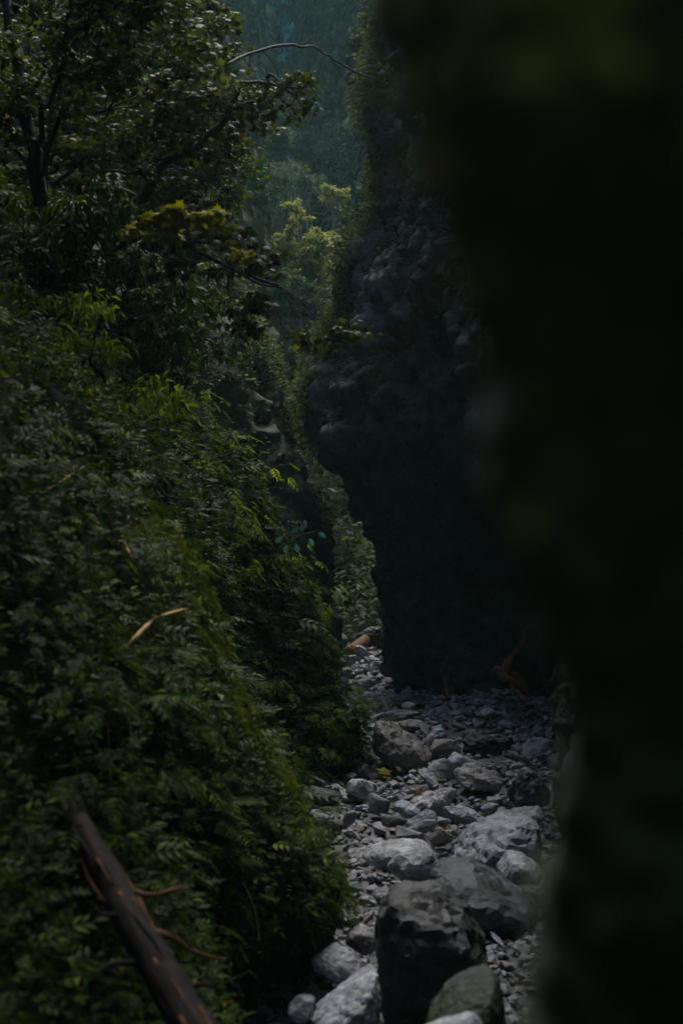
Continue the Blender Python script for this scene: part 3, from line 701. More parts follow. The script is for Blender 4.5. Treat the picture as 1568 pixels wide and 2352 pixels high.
def rand_dirs(n, up=0.0, spread=1.0):
    a = rng.uniform(0, 2 * np.pi, n)
    return norm(np.stack([np.cos(a), np.sin(a), rng.normal(up, .35 * spread, n)], -1))

def surf_points(Vg, Ng, n, wfn):
    c = (Vg[:-1, :-1] + Vg[1:, :-1] + Vg[1:, 1:] + Vg[:-1, 1:]) / 4
    A = np.linalg.norm(np.cross(Vg[1:, :-1] - Vg[:-1, :-1], Vg[:-1, 1:] - Vg[:-1, :-1]), axis=-1)
    w = (A * wfn(c)).ravel(); w = np.maximum(w, 0); w /= w.sum()
    i = rng.choice(len(w), n, p=w); ny, nz = A.shape; a, b = i // nz, i % nz
    u, t = rng.random(n)[:, None], rng.random(n)[:, None]
    p = Vg[a, b] * (1 - u) * (1 - t) + Vg[a + 1, b] * u * (1 - t) + Vg[a + 1, b + 1] * u * t + Vg[a, b + 1] * (1 - u) * t
    return p, norm(Ng[a, b] + rng.normal(0, .05, (n, 3)))

def in_view(c, m=.05):
    d = np.maximum(c[..., 1], .01); u = c[..., 0] / d; v = (c[..., 2] - CAM_Z) / d
    return ((c[..., 1] > 1.5) & (np.abs(u) < .24 + m) & (np.abs(v) < .36 + m)).astype(float)

# what the walls hide from the photographer gets only a thin cover
ZB = np.full((128, 86), 99.0)
def zcell(c):
    d = np.maximum(c[..., 1], .01); u = c[..., 0] / d; v = (c[..., 2] - CAM_Z) / d
    return np.clip(((v / .36 + 1) * 64).astype(int), 0, 127), np.clip(((u / .24 + 1) * 43).astype(int), 0, 85), u, v, d
for Vg in (VL2, VR2):
    m = Vg[(Vg[..., 1] > 2)]; i, j, u, v, d = zcell(m); ok = (np.abs(u) < .24) & (np.abs(v) < .36)
    np.minimum.at(ZB, (i[ok], j[ok]), d[ok])
def shown(c):
    i, j, u, v, d = zcell(c); i2, j2 = np.clip(i + 1, 0, 127), np.clip(j + 1, 0, 85)
    z = np.maximum(np.maximum(ZB[i, j], ZB[i2, j]), np.maximum(ZB[i, j2], ZB[i, np.clip(j - 1, 0, 85)]))
    return np.where(d < z + 1.4, 1.0, .12)
NL2 = norm(blur2(grid_normals(VL2, 1.0), 2)); NL2 *= np.where(NL2[..., :1].mean() > 0, 1, -1)
NR2 = norm(blur2(grid_normals(VR2, 1.0), 2)); NR2 *= np.where(NR2[..., :1].mean() < 0, 1, -1)

def is_cliff(c): return (c[..., 1] > 19.2 + 1.2 * fbm(c * .8, 3, 4)) & (c[..., 2] < 6.3)
def clump(c, s, sd): return np.clip(.55 + 1.1 * fbm(c * s, 3, sd), .02, 1.6)

# ground cover of the left bank (thousands of small leaves: stuff)
def cover(name, pts, nrm, proto, size, lift, mat, up_mix=.5, out=.8):
    n = len(pts)
    d = norm(rand_dirs(n, -.12) * .75 + nrm * out); up = norm(np.array([0, 0, 1.0]) * up_mix + nrm * (1 - up_mix) + rng.normal(0, .22, (n, 3)))
    s = size * np.exp(rng.normal(0, .3, n)); T = pts + nrm * (lift * rng.random(n))[:, None] + np.array([0, 0, 1]) * (lift * .7 * rng.random(n))[:, None]
    return bake(proto[0], proto[1], frames(d, up), T, s)

clear = lambda c: 1 - ((c[..., 1] > 14) & (c[..., 1] < 19) & (c[..., 0] / np.maximum(c[..., 1], .1) > -.006) & (np.abs((c[..., 2] - CAM_Z) / np.maximum(c[..., 1], .1) + .107) < .034)) * .95
bare = lambda c: clear(c) - ((c[..., 1] < 10.6) & (c[..., 2] < .30)) * .93
wL = lambda c: in_view(c) * shown(c) * bare(c) * np.where(is_cliff(c), 0, 1) * 1.0 * np.where((c[..., 1] > 15) & (c[..., 1] < 19), 1.9, 1) * np.clip(clump(c, 1.5, 90), .35, 1.6) * (9.0 / np.clip(c[..., 1], 4, 13)) ** 1.5
p1, n1 = surf_points(VL2, NL2, 12500, wL)
p2, n2 = surf_points(VL2, NL2, 56000, wL)
size_at = lambda p: np.clip(p[:, 1] / 10, .75, 1.7) ** .5
parts = [cover('', p1, n1, LC, .125 * size_at(p1), .14, None), cover('', p2, n2, LF, .052 * size_at(p2), .10, None, .6)]
v, f = join(parts)
tag(obj('undergrowth', mesh('undergrowth', v, f), L_cover), kind='stuff')
# moss cushions and tiny leaves on the dark left cliff, rim heavier
wC = lambda c: in_view(c) * shown(c) * np.where(is_cliff(c), 1, 0) * np.clip(fbm(c * 1.1, 4, 93) * 1.6 + .25, .04, 1.2) * np.where(c[..., 2] > 5.0, 1.6, .10)
p1, n1 = surf_points(VL2, NL2, 8000, wC)
v, f = cover('', p1, n1, LF, .075, .10, None, .4)
tag(obj('cliff_moss', mesh('cliff_moss', v, f), L_cover), kind='stuff')
# right cliff: sparse tufts, heavier on the ledges that look up
upR = NR2[:-1, :-1, 2]
def wR(c): return in_view(c) * (c[..., 1] > 19) * (np.clip(fbm(c * 1.2, 4, 95) * 1.3 - .25, .01, 1) * np.clip((c[..., 2] - 2.2) / 3, .08, 1) + np.clip(upR - .2, 0, 1) * 5 + .5 * (c[..., 2] > 7.5))
p1, n1 = surf_points(VR2, NR2, 13000, wR)
v, f = cover('', p1, n1, LF, .065, .08, None, .4)
tag(obj('cliff_moss', mesh('cliff_moss', v, f), L_cover), kind='stuff')
# the rim of the overhanging cliff carries brighter moss
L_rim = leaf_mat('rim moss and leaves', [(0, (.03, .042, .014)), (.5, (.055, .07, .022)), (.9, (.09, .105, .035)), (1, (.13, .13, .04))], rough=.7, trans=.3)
def wRim(c): return in_view(c) * ((c[..., 1] > 23.0) & (c[..., 1] < 26) & (c[..., 2] > 4.0)) * np.clip(fbm(c * 1.0, 3, 97) + .45, 0, 1)
p1, n1 = surf_points(VR2, NR2, 11000, wRim)
v, f = cover('', p1, n1, LF, .08, .28, None, .4)
tag(obj('cliff_moss', mesh('cliff_moss', v, f), L_rim), kind='stuff')
def wRim2(c): return in_view(c) * ((c[..., 1] > 24.0) & (c[..., 1] < 27.5) & (c[..., 2] > 2.5) & (c[..., 2] < 9)) * np.clip(fbm(c * 1.0, 3, 99) + .6, 0, 1)
p1, n1 = surf_points(VL2, NL2, 6500, wRim2)
v, f = cover('', p1, n1, LF, .08, .2, None, .4)
tag(obj('cliff_moss', mesh('cliff_moss', v, f), L_rim), kind='stuff')
# hanging moss fringe at the corner of the near bank
def wF(c): return in_view(c) * ((c[..., 1] > 9.3) & (c[..., 1] < 10.5) & (c[..., 2] < 2.9) & (c[..., 2] > .25)) * np.clip(fbm(c * 3, 3, 101) + .5, 0, 1)
p1, n1 = surf_points(VL2, NL2, 6500, wF)
d = norm(np.array([.25, -.1, -1.0]) + rng.normal(0, .3, (len(p1), 3))); s = .06 * np.exp(rng.normal(0, .35, len(p1)))
S3 = np.stack([s * .5, s, s], -1)
v, f = bake(LN[0], LN[1], frames(d, n1), p1 + n1 * .07 + np.array([.07, -.05, .03]), S3 * 1.15)
tag(obj('moss_fringe', mesh('moss_fringe', v, f), L_moss), kind='stuff')
# back slope cover
NB = norm(blur2(grid_normals(VB, 1.0), 2)); NB *= np.where(NB[..., 2:].mean() > 0, 1, -1)
wB = lambda c: in_view(c, .02) * ((c[..., 1] > 29.2) & (c[..., 1] < 62)) * np.clip(clump(c, .8, 103), .4, 2) * np.where(c[..., 1] < 39, 5, 1) * (np.abs(c[..., 0] / np.maximum(c[..., 1], 1) + .02) < .09)
p1, n1 = surf_points(VB, NB, 22000, wB)
v, f = cover('', p1, n1, LF, .15, .5, None, .6, .6)
tag(obj('undergrowth', mesh('undergrowth', v, f), L_bush), kind='stuff')

# ------------------------------------------------------------------ herbs on the left bank (individual plants, shared meshes)
def herb_mesh(kind, seed):
    r = np.random.default_rng(seed); leaves, stems = [], []
    h = r.uniform(.32, .55)
    nst = 1 if kind == 'tall' else r.integers(3, 6)
    for k in range(nst):
        a = r.uniform(0, 6.28); lean = r.uniform(.05, .3) if kind == 'tall' else r.uniform(.4, 1.0)
        tip = np.array([math.cos(a) * lean * h, math.sin(a) * lean * h, h * r.uniform(.75, 1.1)])
        pts = smooth_path([(0, 0, 0), tip * np.array([.35, .35, .6]), tip], 9)
        stems.append(tube(pts, .006, .0025, 7, 4))
        if kind == 'tall':
            for j in range(2, 9):
                for s in (0, 1):
                    b = j * 1.57 + s * 3.14 + r.normal(0, .2); d = norm(np.array([math.cos(b), math.sin(b), r.uniform(-.25, .25)]))
                    leaves.append(bake(*LS, frames(d[None], np.array([[0, 0, 1.0]]) + r.normal(0, .2, (1, 3))), pts[j][None], np.array([r.uniform(.07, .11) * (1.15 - .05 * j)])))
        else:
            for j, L in ((4, .16), (6, .17), (8, .21)):
                b = a + r.normal(0, .9); d = norm(np.array([math.cos(b), math.sin(b), r.uniform(-.4, .1)]))
                leaves.append(bake(*LC, frames(d[None], np.array([[0, 0, 1.0]]) + r.normal(0, .15, (1, 3))), pts[j][None], np.array([L * r.uniform(.8, 1.25)])))
    return join(leaves), join(stems)
M['stem'] = wood_mat('green stem', (.03, .04, .012), (.05, .06, .02), (.08, .085, .03))
HERBS = []
for k in range(5): HERBS.append(('bushy', [mesh('leaves', *x) for x in herb_mesh('bushy', 40 + k)]))
for k in range(4): HERBS.append(('tall', [mesh('leaves', *x) for x in herb_mesh('tall', 60 + k)]))
for _, (a, b) in HERBS: b.name = 'stem'
def place_herb(p, n, scale, which, mat, label, group, name='leafy_herb'):
    kind, (ml, ms) = HERBS[which]
    key = mat.name + str(which)
    if key not in HCACHE:
        a = ml.copy(); a.materials.clear(); a.materials.append(mat); b = ms.copy(); b.materials.clear(); b.materials.append(M['stem']); HCACHE[key] = (a, b)
    a, b = HCACHE[key]
    e = empty(name, tuple(p), label, 'plant', group)
    up = Vector(norm(np.array(n) * .75 + np.array([0, 0, .8]))); q = up.to_track_quat('Z', 'Y'); e.rotation_mode = 'QUATERNION'
    from mathutils import Quaternion
    e.rotation_quaternion = q @ Quaternion((0, 0, 1), rng.uniform(0, 6.28)); e.scale = (scale,) * 3
    obj('foliage', a, None, e); obj('stem', b, None, e)
HCACHE = {}
def zone_pts(n, lo, hi, extra=None):
    w = lambda c: in_view(c, .0) * ((c[..., 1] > lo) & (c[..., 1] < hi)) * np.where(is_cliff(c), 0, 1) * clump(c, 1.2, 111) * (extra(c) if extra else 1)
    return surf_points(VL2, NL2, n, w)
pz = [(zone_pts(75, 4.5, 9.0, lambda c: (c[..., 2] > .6) * 1.0), L_herb, 'bushy', 'dark green feathery herb low on the near left bank around the fallen log', 'herbs on the near bank'),
      (zone_pts(85, 9.0, 13.5), L_herb, 'any', 'green feathery herb on the steep middle of the left bank', 'herbs on the middle bank'),
      (zone_pts(30, 9.0, 12.0, lambda c: (c[..., 2] > 1.4) * (c[..., 2] < 4.5)), L_herb_lit, 'tall', 'brighter yellow green herb standing out on the steep left bank', 'bright herbs on the bank'),
      (zone_pts(100, 15.2, 18.6, lambda c: (c[..., 2] < 4.2) * 1.0), L_herb_lit, 'bushy', 'lush herb with drooping leaflets on the ferny bank above the stones', 'herbs on the ferny bank'),
      (zone_pts(24, 12.0, 16.5, lambda c: (c[..., 2] > 3.0) * 1.0), L_herb, 'tall', 'upright leafy herb high on the left bank below the maples', 'herbs high on the bank')]
for (pp, nn), mt, kind, lab, grp in pz:
    for p, n in zip(pp, nn):
        lab2, grp2 = lab, grp
        hx, hy = p[0] / p[1] / K + 784, 1176 - (p[2] - CAM_Z) / p[1] / K
        if 14 < p[1] < 20 and hx > 742 and 1420 < hy < 1630: continue
        if 'fallen log' in lab:
            where = 'above' if hy < 1800 else ('left of' if hx < 165 + (hy - 1872) * .575 else 'right of')
            lab2 = 'dark feathery herb on the near left bank %s the fallen log' % where; grp2 = 'herbs on the near bank %s the log' % where
        elif 'feathery herb on the steep middle' in lab:
            where = 'above' if hy < 1388 else 'below'; lab2 = lab + ' %s the curved dry stem' % where; grp2 = grp + ' %s the curved stem' % where
        elif 'ferny bank' in lab:
            where = 'lower' if p[2] < 1.4 else 'upper'; lab2 = lab.replace('on the ferny bank', 'on the %s ferny bank' % where); grp2 = 'herbs on the %s ferny bank' % where
        w = rng.integers(0, 5) if kind == 'bushy' else (rng.integers(5, 9) if kind == 'tall' else rng.integers(0, 9))
        place_herb(p - n * .02, n, rng.uniform(.42, 1.15) * (1.0 if p[1] > 14 else .72), int(w), mt, lab2 if kind != 'any' or w < 5 else 'upright herb with paired leaves on the steep middle of the left bank', grp2 if kind != 'any' or w < 5 else 'upright herbs on the middle bank')

# ferns with separate fronds
def frond_mesh(L, seed):
    r = np.random.default_rng(seed); parts = []
    t = np.linspace(0, 1, 26); ctr = np.stack([0 * t, L * t, L * (.55 * t - .75 * t * t)], -1)
    parts.append(tube(ctr[::5], .006, .002, 8, 4))
    for k in range(3, 26):
        w = L * .26 * math.sin(math.pi * min(1, (t[k] * .92 + .12))) ** .8
        for s in (-1, 1):
            d = norm(np.array([s * 1.0, .35, -.15 + r.normal(0, .08)]))
            parts.append(bake(*LN, frames(d[None], np.array([[0, 0, 1.0]])), ctr[k][None], np.array([[w * .75, w, w]])))
    return join(parts)
FR = [mesh('frond', *frond_mesh(.5, 70 + k)) for k in range(4)]
for m_ in FR: m_.materials.append(L_herb)
fern_spots = [(760, 1690, 16.6, 'fern arching over the brown boulder at the foot of the ferny bank'), (690, 1640, 16.8, 'fern in the middle of the ferny bank'),
              (800, 1640, 16.9, 'fern on the outer edge of the ferny bank near the cliff foot'), (650, 1720, 16.0, 'fern at the inner side of the ferny bank beside the mossy corner'),
              (340, 760, 12.9, 'pale fern lying in the dark patch high on the left bank'), (540, 1040, 12.6, 'fern leaning out before the dark hollow of the left cliff'),
              (450, 1990, 8.6, 'dark fern right of the fallen log'), (480, 1880, 8.9, 'dark fern above the fallen log near the mossy corner'), (300, 1640, 8.8, 'shadowed fern below the curved dry stem'),
              (230, 1560, 9.2, 'shadowed fern left of the curved dry stem'), (700, 1330, 17.0, 'fern under the teal leafed sprig at the bank edge')]
def wall_hit(px, py, d0):
    best = None
    for d in np.linspace(4, 30, 700):
        p = P(px, py, d)
        if xl(p[1], p[2]) > p[0]: best = p; break
    return best if best is not None else P(px, py, d0)
for px, py, d, lab in fern_spots:
    p = wall_hit(px, py, d); e = empty('fern', (p[0] - .05, p[1], p[2]), lab, 'fern')
    for k in range(7):
        o = obj('frond', FR[k % 4], None, e); a = -.3 + 2.9 * (k / 6 - .5) + rng.normal(0, .2)
        o.rotation_euler = (rng.uniform(-.1, .5), rng.normal(0, .2), a - 1.3); o.scale = (rng.uniform(.7, 1.1),) * 3

# ------------------------------------------------------------------ trees
def leaf_clusters(centers, radii, n, proto, size, flat=.35, tilt=.35, sub=14):
    out = []
    for c, r in zip(centers, radii):
        c = np.array(c); r = np.array(r); k = max(3, int(n * r[0] * r[2] / sum(q[0] * q[2] for q in radii)))
        ns = sub
        sc = norm(rng.normal(size=(ns, 3))) * (rng.random((ns, 1)) ** .45) * r + c
        i = rng.integers(0, ns, k)
        off = norm(rng.normal(size=(k, 3))) * (rng.random((k, 1)) ** .6) * np.array([1, 1, flat]) * r.max() * .36
        T = sc[i] + off
        d = norm(off * np.array([1, 1, .3]) + rng.normal(0, .12, (k, 3)) + np.array([0, 0, -.12]))
        up = norm(np.array([0, 0, 1.0]) + rng.normal(0, tilt, (k, 3)))
        out.append(bake(*proto, frames(d, up), T, size * np.exp(rng.normal(0, .22, k))))
    return join(out)

def tree(name, label, cat, base, trunk, limbs, clusters, nleaf, proto, size, leafmat, r0, group=None, bark='bark', flat=.35, tilt=.35, sub=14, twigs=True):
    e = empty(name, tuple(base), label, cat, group); b = np.array(base, float)
    tr = np.array(trunk, float) - b
    tk = obj('trunk', mesh('trunk', *tube(tr, r0, r0 * .35, 22, 9, wob=.10, seed=int(abs(b[0] * 13)) % 50, rough=.012), True), M[bark], e)
    for L in limbs:
        l = np.array(L, float) - b
        obj('branch', mesh('branch', *tube(l, r0 * .42, r0 * .10, 16, 6, wob=.16, seed=int(abs(l[-1][0] * 17)) % 50), True), M[bark], tk)
    cs = [(np.array(c) - b) for c, r in clusters]; rs = [r for c, r in clusters]
    if twigs:
        tw = []; sk = np.concatenate([smooth_path(tr, 20)] + [smooth_path(np.array(L, float) - b, 16) for L in limbs])
        for c, r in zip(cs, rs):
            for k in range(5):
                t = c + norm(rng.normal(size=3)) * np.array(r) * .8
                s = sk[np.argmin(((sk - t) ** 2).sum(-1) + rng.random(len(sk)) * .4)]
                mid = (s + t) / 2 + np.array([0, 0, .08 * np.linalg.norm(t - s)])
                tw.append(tube([s, mid, t], r0 * .12, r0 * .03, 8, 4, wob=.08, seed=k + 3))
        tag(obj('twigs', mesh('twigs', *join(tw), True), M[bark], e), kind='stuff')
    obj('crown', mesh('crown', *leaf_clusters(cs, rs, nleaf, proto, size, flat, tilt, sub)), leafmat, e)
    return e

# left maples (leaning out over the bank)
b = P(75, 430, 12.6)
tree('maple_tree', 'dark forked maple rooted on the stump like knoll at the upper left edge', 'tree', b, [P(100, 470, 12.7), P(75, 330, 12.6), P(50, 210, 12.7), P(20, 20, 12.8), P(0, -250, 13)],
     [[P(80, 345, 12.6), P(110, 240, 12.3), P(140, 130, 12), P(160, -60, 11.8)], [P(95, 400, 12.6), P(170, 300, 12.4), P(250, 250, 12.1)]],
     [(P(120, 240, 12.2), (.55, .5, .35)), (P(60, 110, 12.6), (.55, .6, .45)), (P(230, 170, 12.0), (.6, .5, .4)), (P(330, 60, 12.2), (.7, .6, .45)), (P(150, 0, 12), (.8, .6, .5)), (P(400, 140, 12.4), (.5, .5, .35)), (P(40, 260, 12.6), (.4, .5, .35))],
     3800, LM, .058, L_maple, .075)
b = P(330, 480, 15.0)
tree('maple_tree', 'maple with a long slanting limb reaching right across the top of the gorge', 'tree', b, [P(320, 520, 15.2), P(345, 430, 14.8), P(390, 380, 14.4), P(450, 330, 14.2), P(520, 255, 14.0), P(600, 232, 13.8)],
     [[P(520, 258, 14), P(575, 228, 13.8), P(640, 225, 13.6), P(690, 240, 13.5)], [P(600, 232, 13.8), P(620, 205, 13.7), P(650, 190, 13.6), P(700, 200, 13.5)], [P(440, 335, 14.2), P(400, 270, 14), P(330, 220, 13.8)], [P(350, 420, 14.8), P(280, 380, 14.4), P(200, 370, 14)]],
     [(P(620, 205, 13.7), (.40, .5, .14)), (P(690, 185, 13.6), (.26, .4, .12)), (P(675, 240, 13.6), (.30, .4, .13)), (P(540, 215, 13.9), (.42, .5, .2)), (P(450, 240, 14), (.55, .5, .3)), (P(350, 260, 13.8), (.6, .6, .35)), (P(250, 330, 14.2), (.6, .6, .4)), (P(420, 360, 14.4), (.5, .5, .3)), (P(520, 330, 14.3), (.35, .4, .22)), (P(590, 270, 14), (.3, .35, .16)), (P(440, 120, 14.5), (.5, .5, .4))],
     3800, LM, .055, L_maple, .06)
b = P(250, 560, 14.0)
tree('maple_tree', 'low maple spreading dull green leaves over the dark hollow of the left bank', 'tree', b, [P(240, 590, 14), P(330, 540, 13.6), P(420, 560, 13.4), P(520, 610, 13.3), P(640, 655, 13.2)],
     [[P(420, 560, 13.4), P(500, 570, 13.2), P(580, 575, 13)], [P(520, 610, 13.3), P(560, 680, 13.2), P(600, 720, 13.1)]],
     [(P(470, 545, 13.4), (.45, .4, .16)), (P(540, 600, 13.2), (.4, .4, .2)), (P(585, 700, 13.2), (.2, .3, .12)), (P(380, 590, 13.6), (.4, .4, .2)), (P(560, 740, 13.3), (.22, .3, .15)), (P(800, 760, 13.4), (.25, .3, .13)), (P(720, 780, 13.4), (.25, .3, .13))],
     1150, LM, .07, L_maple, .032)
b = P(300, 545, 12.6)
tree('maple_sapling', 'maple sapling with a bunch of yellowing autumn leaves in the dark upper left', 'tree', b, [P(280, 560, 12.8), P(350, 530, 12.4), P(430, 500, 12.2), P(500, 490, 12.1)],
     [[P(400, 510, 12.3), P(420, 480, 12.2), P(440, 470, 12.1)]],
     [(P(425, 490, 12.2), (.16, .2, .07)), (P(370, 510, 12.3), (.18, .2, .07)), (P(485, 495, 12.1), (.12, .15, .05)), (P(390, 535, 12.3), (.15, .18, .06)), (P(330, 530, 12.5), (.14, .18, .05)), (P(560, 580, 12.4), (.10, .12, .04))],
     620, LM, .072, L_yellow, .016, sub=8)
b = P(150, 620, 13.0)
tree('shrub', 'leafy shrub with narrow dark leaves at the left edge below the forked maple', 'shrub', b, [P(130, 680, 13), P(120, 600, 12.8), P(90, 520, 12.6)], [[P(120, 600, 12.8), P(60, 570, 12.5), P(20, 540, 12.4)], [P(125, 620, 12.8), P(200, 560, 12.6), P(240, 520, 12.5)]],
     [(P(60, 560, 12.5), (.5, .5, .3)), (P(160, 560, 12.6), (.5, .5, .3)), (P(40, 660, 12.6), (.5, .4, .3)), (P(230, 470, 12.8), (.5, .5, .3)), (P(120, 460, 12.9), (.5, .4, .25))], 2400, LN, .12, L_cover, .02)
for (px, py, d, lab) in [(255, 640, 14.6, 'dark shrub covering the bare knoll between the two maple trunks'), (420, 690, 19.5, 'dim shrub on the shoulder above the dark hollow of the left cliff'), (300, 720, 16.5, 'dark bushy shrub left of the dark hollow high on the bank')]:
    c = P(px, py, d); bx = np.array([min(c[0], xl(d, c[2] - .5)) - .1, d, c[2] - .6])
    tree('shrub', lab, 'shrub', bx, [bx, bx * .4 + c * .6, c], [], [(c + np.array([ox, oy, oz]), (.5, .45, .28)) for ox, oy, oz in [(0, 0, 0), (-.6, .1, .15), (.5, -.1, -.2), (-.2, -.3, -.4), (.2, .2, .3), (.6, 0, -.6)]], 2200, LN, .13, L_cover, .016)
b = P(230, 800, 11.8)
tree('shrub', 'shrub of olive lance shaped leaves in the middle of the left bank', 'shrub', b, [P(240, 880, 11.8), P(230, 790, 11.6), P(200, 690, 11.4)], [[P(235, 820, 11.7), P(280, 760, 11.5), P(330, 740, 11.4)]],
     [(P(200, 700, 11.4), (.26, .3, .14)), (P(230, 790, 11.5), (.28, .3, .16)), (P(110, 800, 11.4), (.35, .3, .2)), (P(60, 720, 11.6), (.3, .3, .2)), (P(350, 920, 11.3), (.3, .3, .18))], 900, LN, .10, L_herb_lit, .014)

# crowns filling the dark upper left behind the maples
def fill_tree(px, py, d, label, rx, ry, n, mat=L_maple, proto=LM, size=.06, k=22, group=None):
    g = wall_hit(px - 60, py + 260, d); c = P(px, py, d); base = np.array([min(c[0] - .2, xl(d, c[2] - 2.0)), d, c[2] - 2.2])
    top = c + np.array([0, 0, .3]); cl, limbs = [], []
    for j in range(k):
        q = P(px + rng.uniform(-1, 1) * rx, py + rng.uniform(-1, 1) * ry, d + rng.uniform(-1.2, 1.2)); cl.append((q, (.42, .42, .12)))
        if j < 6: limbs.append([base * .4 + top * .6, (base * .2 + top * .3 + q * .5) + np.array([0, 0, .1]), q])
    return tree('maple_tree', label, 'tree', base, [base, base * .45 + top * .55 + np.array([-.1, 0, 0]), top], limbs, cl, n, proto, size, mat, .07, group, flat=.22, tilt=.4, sub=9)
for (pts, cl, lab) in [  # crowns added above the frame to shade the left bank
  ([(-3.5, 7.2, 4.6), (-2.7, 7.0, 6.2), (-1.9, 6.9, 6.9), (-.9, 6.6, 7.2)], [(-1.7, 6.9, 6.0), (-1.2, 6.4, 6.5), (-2.1, 6.4, 6.5), (-.6, 6.2, 6.9), (-1.5, 7.4, 6.9), (-2.5, 7.3, 6.2), (-.4, 7.2, 7.2)], 'added maple over the near bank at the top left corner, put in to shade it'),
  ([(-3.3, 9.3, 5.2), (-2.6, 9.1, 7.0), (-1.6, 9.0, 7.9)], [(-2.2, 9.0, 6.9), (-1.4, 8.6, 7.2), (-.7, 8.9, 7.7), (-1.6, 9.6, 7.5), (-2.7, 9.4, 7.0), (-.6, 8.2, 7.6)], 'added maple leaning over the middle bank at the top edge to shade it'),
  ([(-2.9, 4.2, 4.6), (-2.1, 4.3, 5.6), (-1.2, 4.4, 6.0)], [(-1.7, 4.4, 5.6), (-1.1, 4.2, 5.9), (-.6, 4.6, 6.1), (-1.4, 5.0, 5.9), (-2.2, 4.9, 5.6), (-1.6, 3.6, 5.8)], 'added maple overhanging the near bank above the fallen log to shade it'),
  ([(-4.6, 11.4, 6.4), (-3.6, 11.3, 7.6), (-2.4, 11.2, 8.4)], [(-2.4, 11.3, 7.9), (-3.2, 12.0, 7.8), (-1.7, 10.6, 7.9), (-2.9, 10.6, 7.5), (-1.4, 11.8, 8.3), (-3.6, 11.0, 7.6), (-2.0, 12.4, 8.2)], 'added maple high over the middle bank at the top edge to shade it')]:
    tree('maple_tree', lab, 'tree', pts[0], pts, [[np.array(pts[-2]), (np.array(pts[-2]) + np.array(c)) / 2 + np.array([0, 0, .1]), c] for c in cl[:5]], [(c, (.75, .7, .3)) for c in cl], 2600, LM, .095, L_maple, .06, None, flat=.3, sub=16)
fill_tree(90, 60, 15.5, 'broadleaf tree filling the top left corner behind the forked maple', 190, 130, 3600)
fill_tree(300, 60, 17, 'broadleaf tree at the top left behind the long limbed maple', 170, 120, 3600, size=.078)
fill_tree(430, 180, 18.5, 'dull tree between the long limbed maple and the far dark spruces', 110, 190, 3600, size=.078)
fill_tree(120, 300, 16, 'broadleaf tree in the dark behind the fork of the forked maple', 190, 120, 4200)
fill_tree(330, 360, 17.5, 'broadleaf tree behind the slanting limb of the long limbed maple', 170, 110, 4400)
fill_tree(470, 420, 19, 'grey green tree above the yellowing sapling at the cliff top', 90, 110, 3600, mat=L_herb)
fill_tree(200, 470, 17, 'dark tree just above the bare knoll at the upper left', 230, 70, 3600)
# trees beyond the gorge
def bush(px, py, d, w, h, n, mat, label, size=.09, proto=LS, name='small_tree', bark='bark_pale', group=None):
    c = P(px, py, d); g = float(back_z(np.array([c[0]]), np.array([d]))[0]) if d > 30 else c[2] - h
    base = np.array([c[0] + rng.normal(0, .3), d, min(g, c[2] - h * .6)])
    top = c + np.array([0, 0, h * .35]); mid = (base + top) / 2 + np.array([rng.normal(0, .25), 0, 0])
    cl, limbs = [], []
    for k in range(11):
        q = norm(rng.normal(size=3)) * np.array([w, w * .8, h]) * rng.uniform(.35, .8) + c; cl.append((q, (w * .36, w * .36, h * .22)))
        if k < 7: limbs.append([mid * .6 + top * .4 if q[2] > mid[2] else mid, (mid + q) / 2 + np.array([0, 0, .15]), q])
    return tree(name, label, 'tree', base, [base, mid, top], limbs, cl, n, proto, size, mat, max(.02, .035 * h), group, bark, flat=.5, tilt=.6, sub=12)
bush(690, 570, 35, .98, 1.55, 7000, L_bright, 'pale yellow green small tree with a few orange leaves at the centre of the gap', .085)
bush(745, 640, 36, .85, .8, 3600, L_bright, 'yellow green shrub below and right of the palest tree in the gap', .08)
bush(765, 455, 38, .5, .5, 1300, L_bright, 'pale leafy crown above the palest tree, beside the cliff rim', .085)
bush(650, 320, 42, .75, 1.1, 3200, L_bush, 'olive broadleaf tree in the upper gap under the arching bare twig', .10)
bush(600, 420, 40, 1.2, 1.2, 3800, L_bush, 'grey green broadleaf tree left in the gap above the yellow leaves', .10)
bush(545, 480, 37, .8, 1.0, 2600, L_bush, 'grey green bush at the left cliff rim beside the yellow leaves', .09)
bush(700, 430, 44, 1.4, 1.2, 3400, L_bush, 'mid green tree filling the middle of the gap behind the pale crown', .10)
bush(640, 760, 33, .8, .9, 2600, L_bush, 'green bush behind the left cliff rim low in the gap', .085)
bush(690, 830, 34, .7, .8, 1900, L_herb, 'dark bush in the notch between the two cliffs', .085)
bush(670, 930, 33, .4, .8, 1500, L_moss, 'slender bush at the bottom of the notch between the two cliffs', .08)
bush(780, 1130, 33.5, .9, .8, 2600, L_bush, 'bush on the back slope seen through the upper part of the opening', .085)
bush(800, 1260, 32.5, .9, .55, 1800, L_herb, 'dark green bush with a few orange leaves on the back slope behind the cliff foot', .085)
bush(820, 1370, 31.8, .8, .5, 1900, L_bush, 'low bush on the back slope just above the log end', .08)
bush(840, 330, 30, .6, 1.6, 2600, L_bush, 'grey green shrub hanging along the top of the overhanging cliff', .075)
bush(850, 130, 30, .7, 1.4, 2200, L_spruce_dark, 'dim shrub at the top of the overhanging cliff near the blurred rock', .09)

